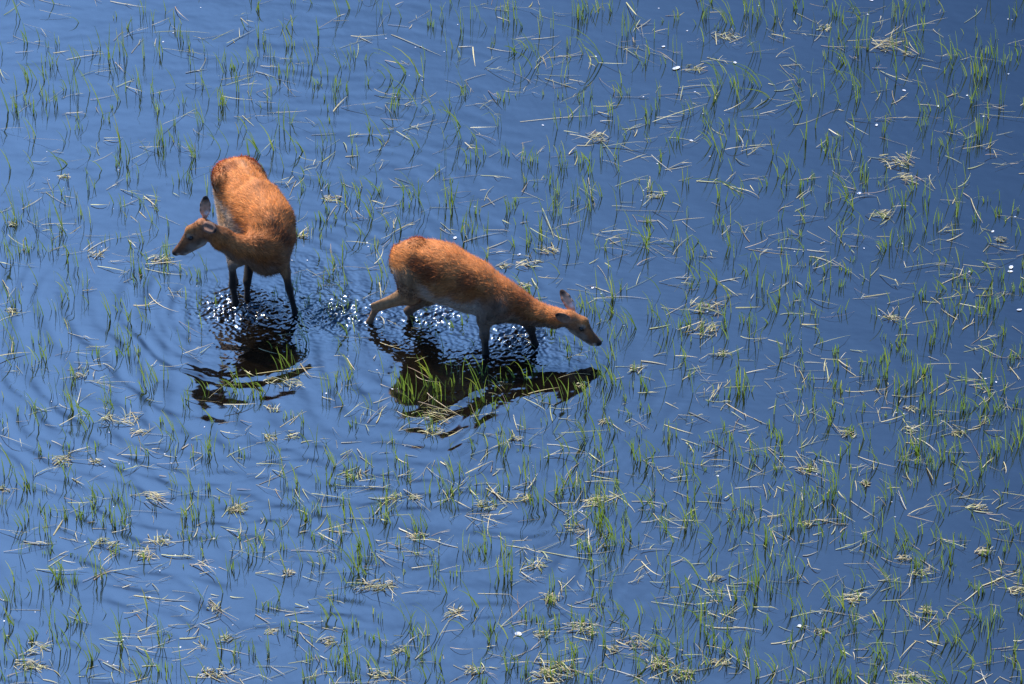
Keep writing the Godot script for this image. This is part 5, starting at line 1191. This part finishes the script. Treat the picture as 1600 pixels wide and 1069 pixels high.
func petal_places_0():
	return [-268,-392,12, -242,-442,9, -261,-405,11, -344,-239,6, -205,-362,6, -97,-397,11, -70,-385,12, -74,-384,9, -88,-314,11, -79,-302,10, -68,-337,8, -4,-438,9, -52,-378,7, -42,-417,8, -78,-344,6, 125,-354,35, 116,-385,15, 135,-408,11, 64,-371,13, 23,-275,13, 138,-321,11, 170,-362,16, 133,-254,15, 146,-233,10, 99,-314,10, 192,-445,9, 107,-223,11, 114,-441,9, 171,-390,7, 143,-291,7, 276,-432,13, 286,-378,10, 296,-323,15, 343,-316,12, 320,-301,15, 272,-275,15, 231,-241,11, 280,-453,18, 384,-425,10, 387,-424,8, 377,-346,11, 353,-287,13, 310,-352,10, 292,-239,8, 259,-321,7, -294,-116,6, -339,-202,7, -289,-164,4, -277,-178,6, -223,-67,6, -41,-127,16, -27,-167,10, -48,-137,8, -139,-188,8, -104,-121,11, -103,-116,10, -146,-99,10, -157,-99,7, -115,-55,7, 5,-106,15, 44,-175,8, 57,-65,15, 63,-58,13, 96,-188,8, 78,-19,10, 94,-175,7, 23,-112,9, 94,-115,6, 137,-36,9, 253,-184,17, 260,-183,8, 252,-114,10, 224,-122,8, 280,-120,9, 346,-135,15, 364,-154,12, 257,-31,10, 203,-31,10, 325,-85,11, 355,-90,22, 354,-85,19, 356,-38,20, 248,-54,8, 185,-69,7, 202,-110,7, 208,-110,6, 265,-25,7, -272,142,11, -256,139,8, -233,128,10, -209,120,6, -228,138,7, -257,100,8, -272,104,7, -225,131,7, -208,98,8, -191,104,7, -183,121,8, -314,69,6, -263,185,6, -127,60,13, -82,55,13, -78,55,9, -93,33,9, -113,17,7, -98,163,7, -72,119,7, -4,164,7, 137,152,13, 325,43,11, 332,47,12, 261,82,10, 266,83,9, 302,147,11, 279,85,7, 276,69,8, 252,196,7, 219,129,9, 309,188,10, 203,150,9, 251,180,7, -225,220,13, -295,218,9, -210,329,10, -247,322,12, -248,326,10, -306,322,10, -233,279,12, -324,303,10, -195,219,12, -193,310,8, -251,226,9, -237,222,9, -279,222,10, -178,307,7, -305,294,7, -228,252,9, -219,236,7, -326,282,10, -190,358,9, -192,250,7, -255,343,9, -251,346,8, -55,218,10, -74,208,8, -98,208,8, -47,220,7, -131,289,9, -121,303,7, -126,304,6, 4,316,24, 18,317,16, 46,190,13, 142,309,8, 197,295,9, 183,308,16, 188,309,10, 224,276,10, 184,238,6, 310,272,7, 248,356,10, 252,196,7]
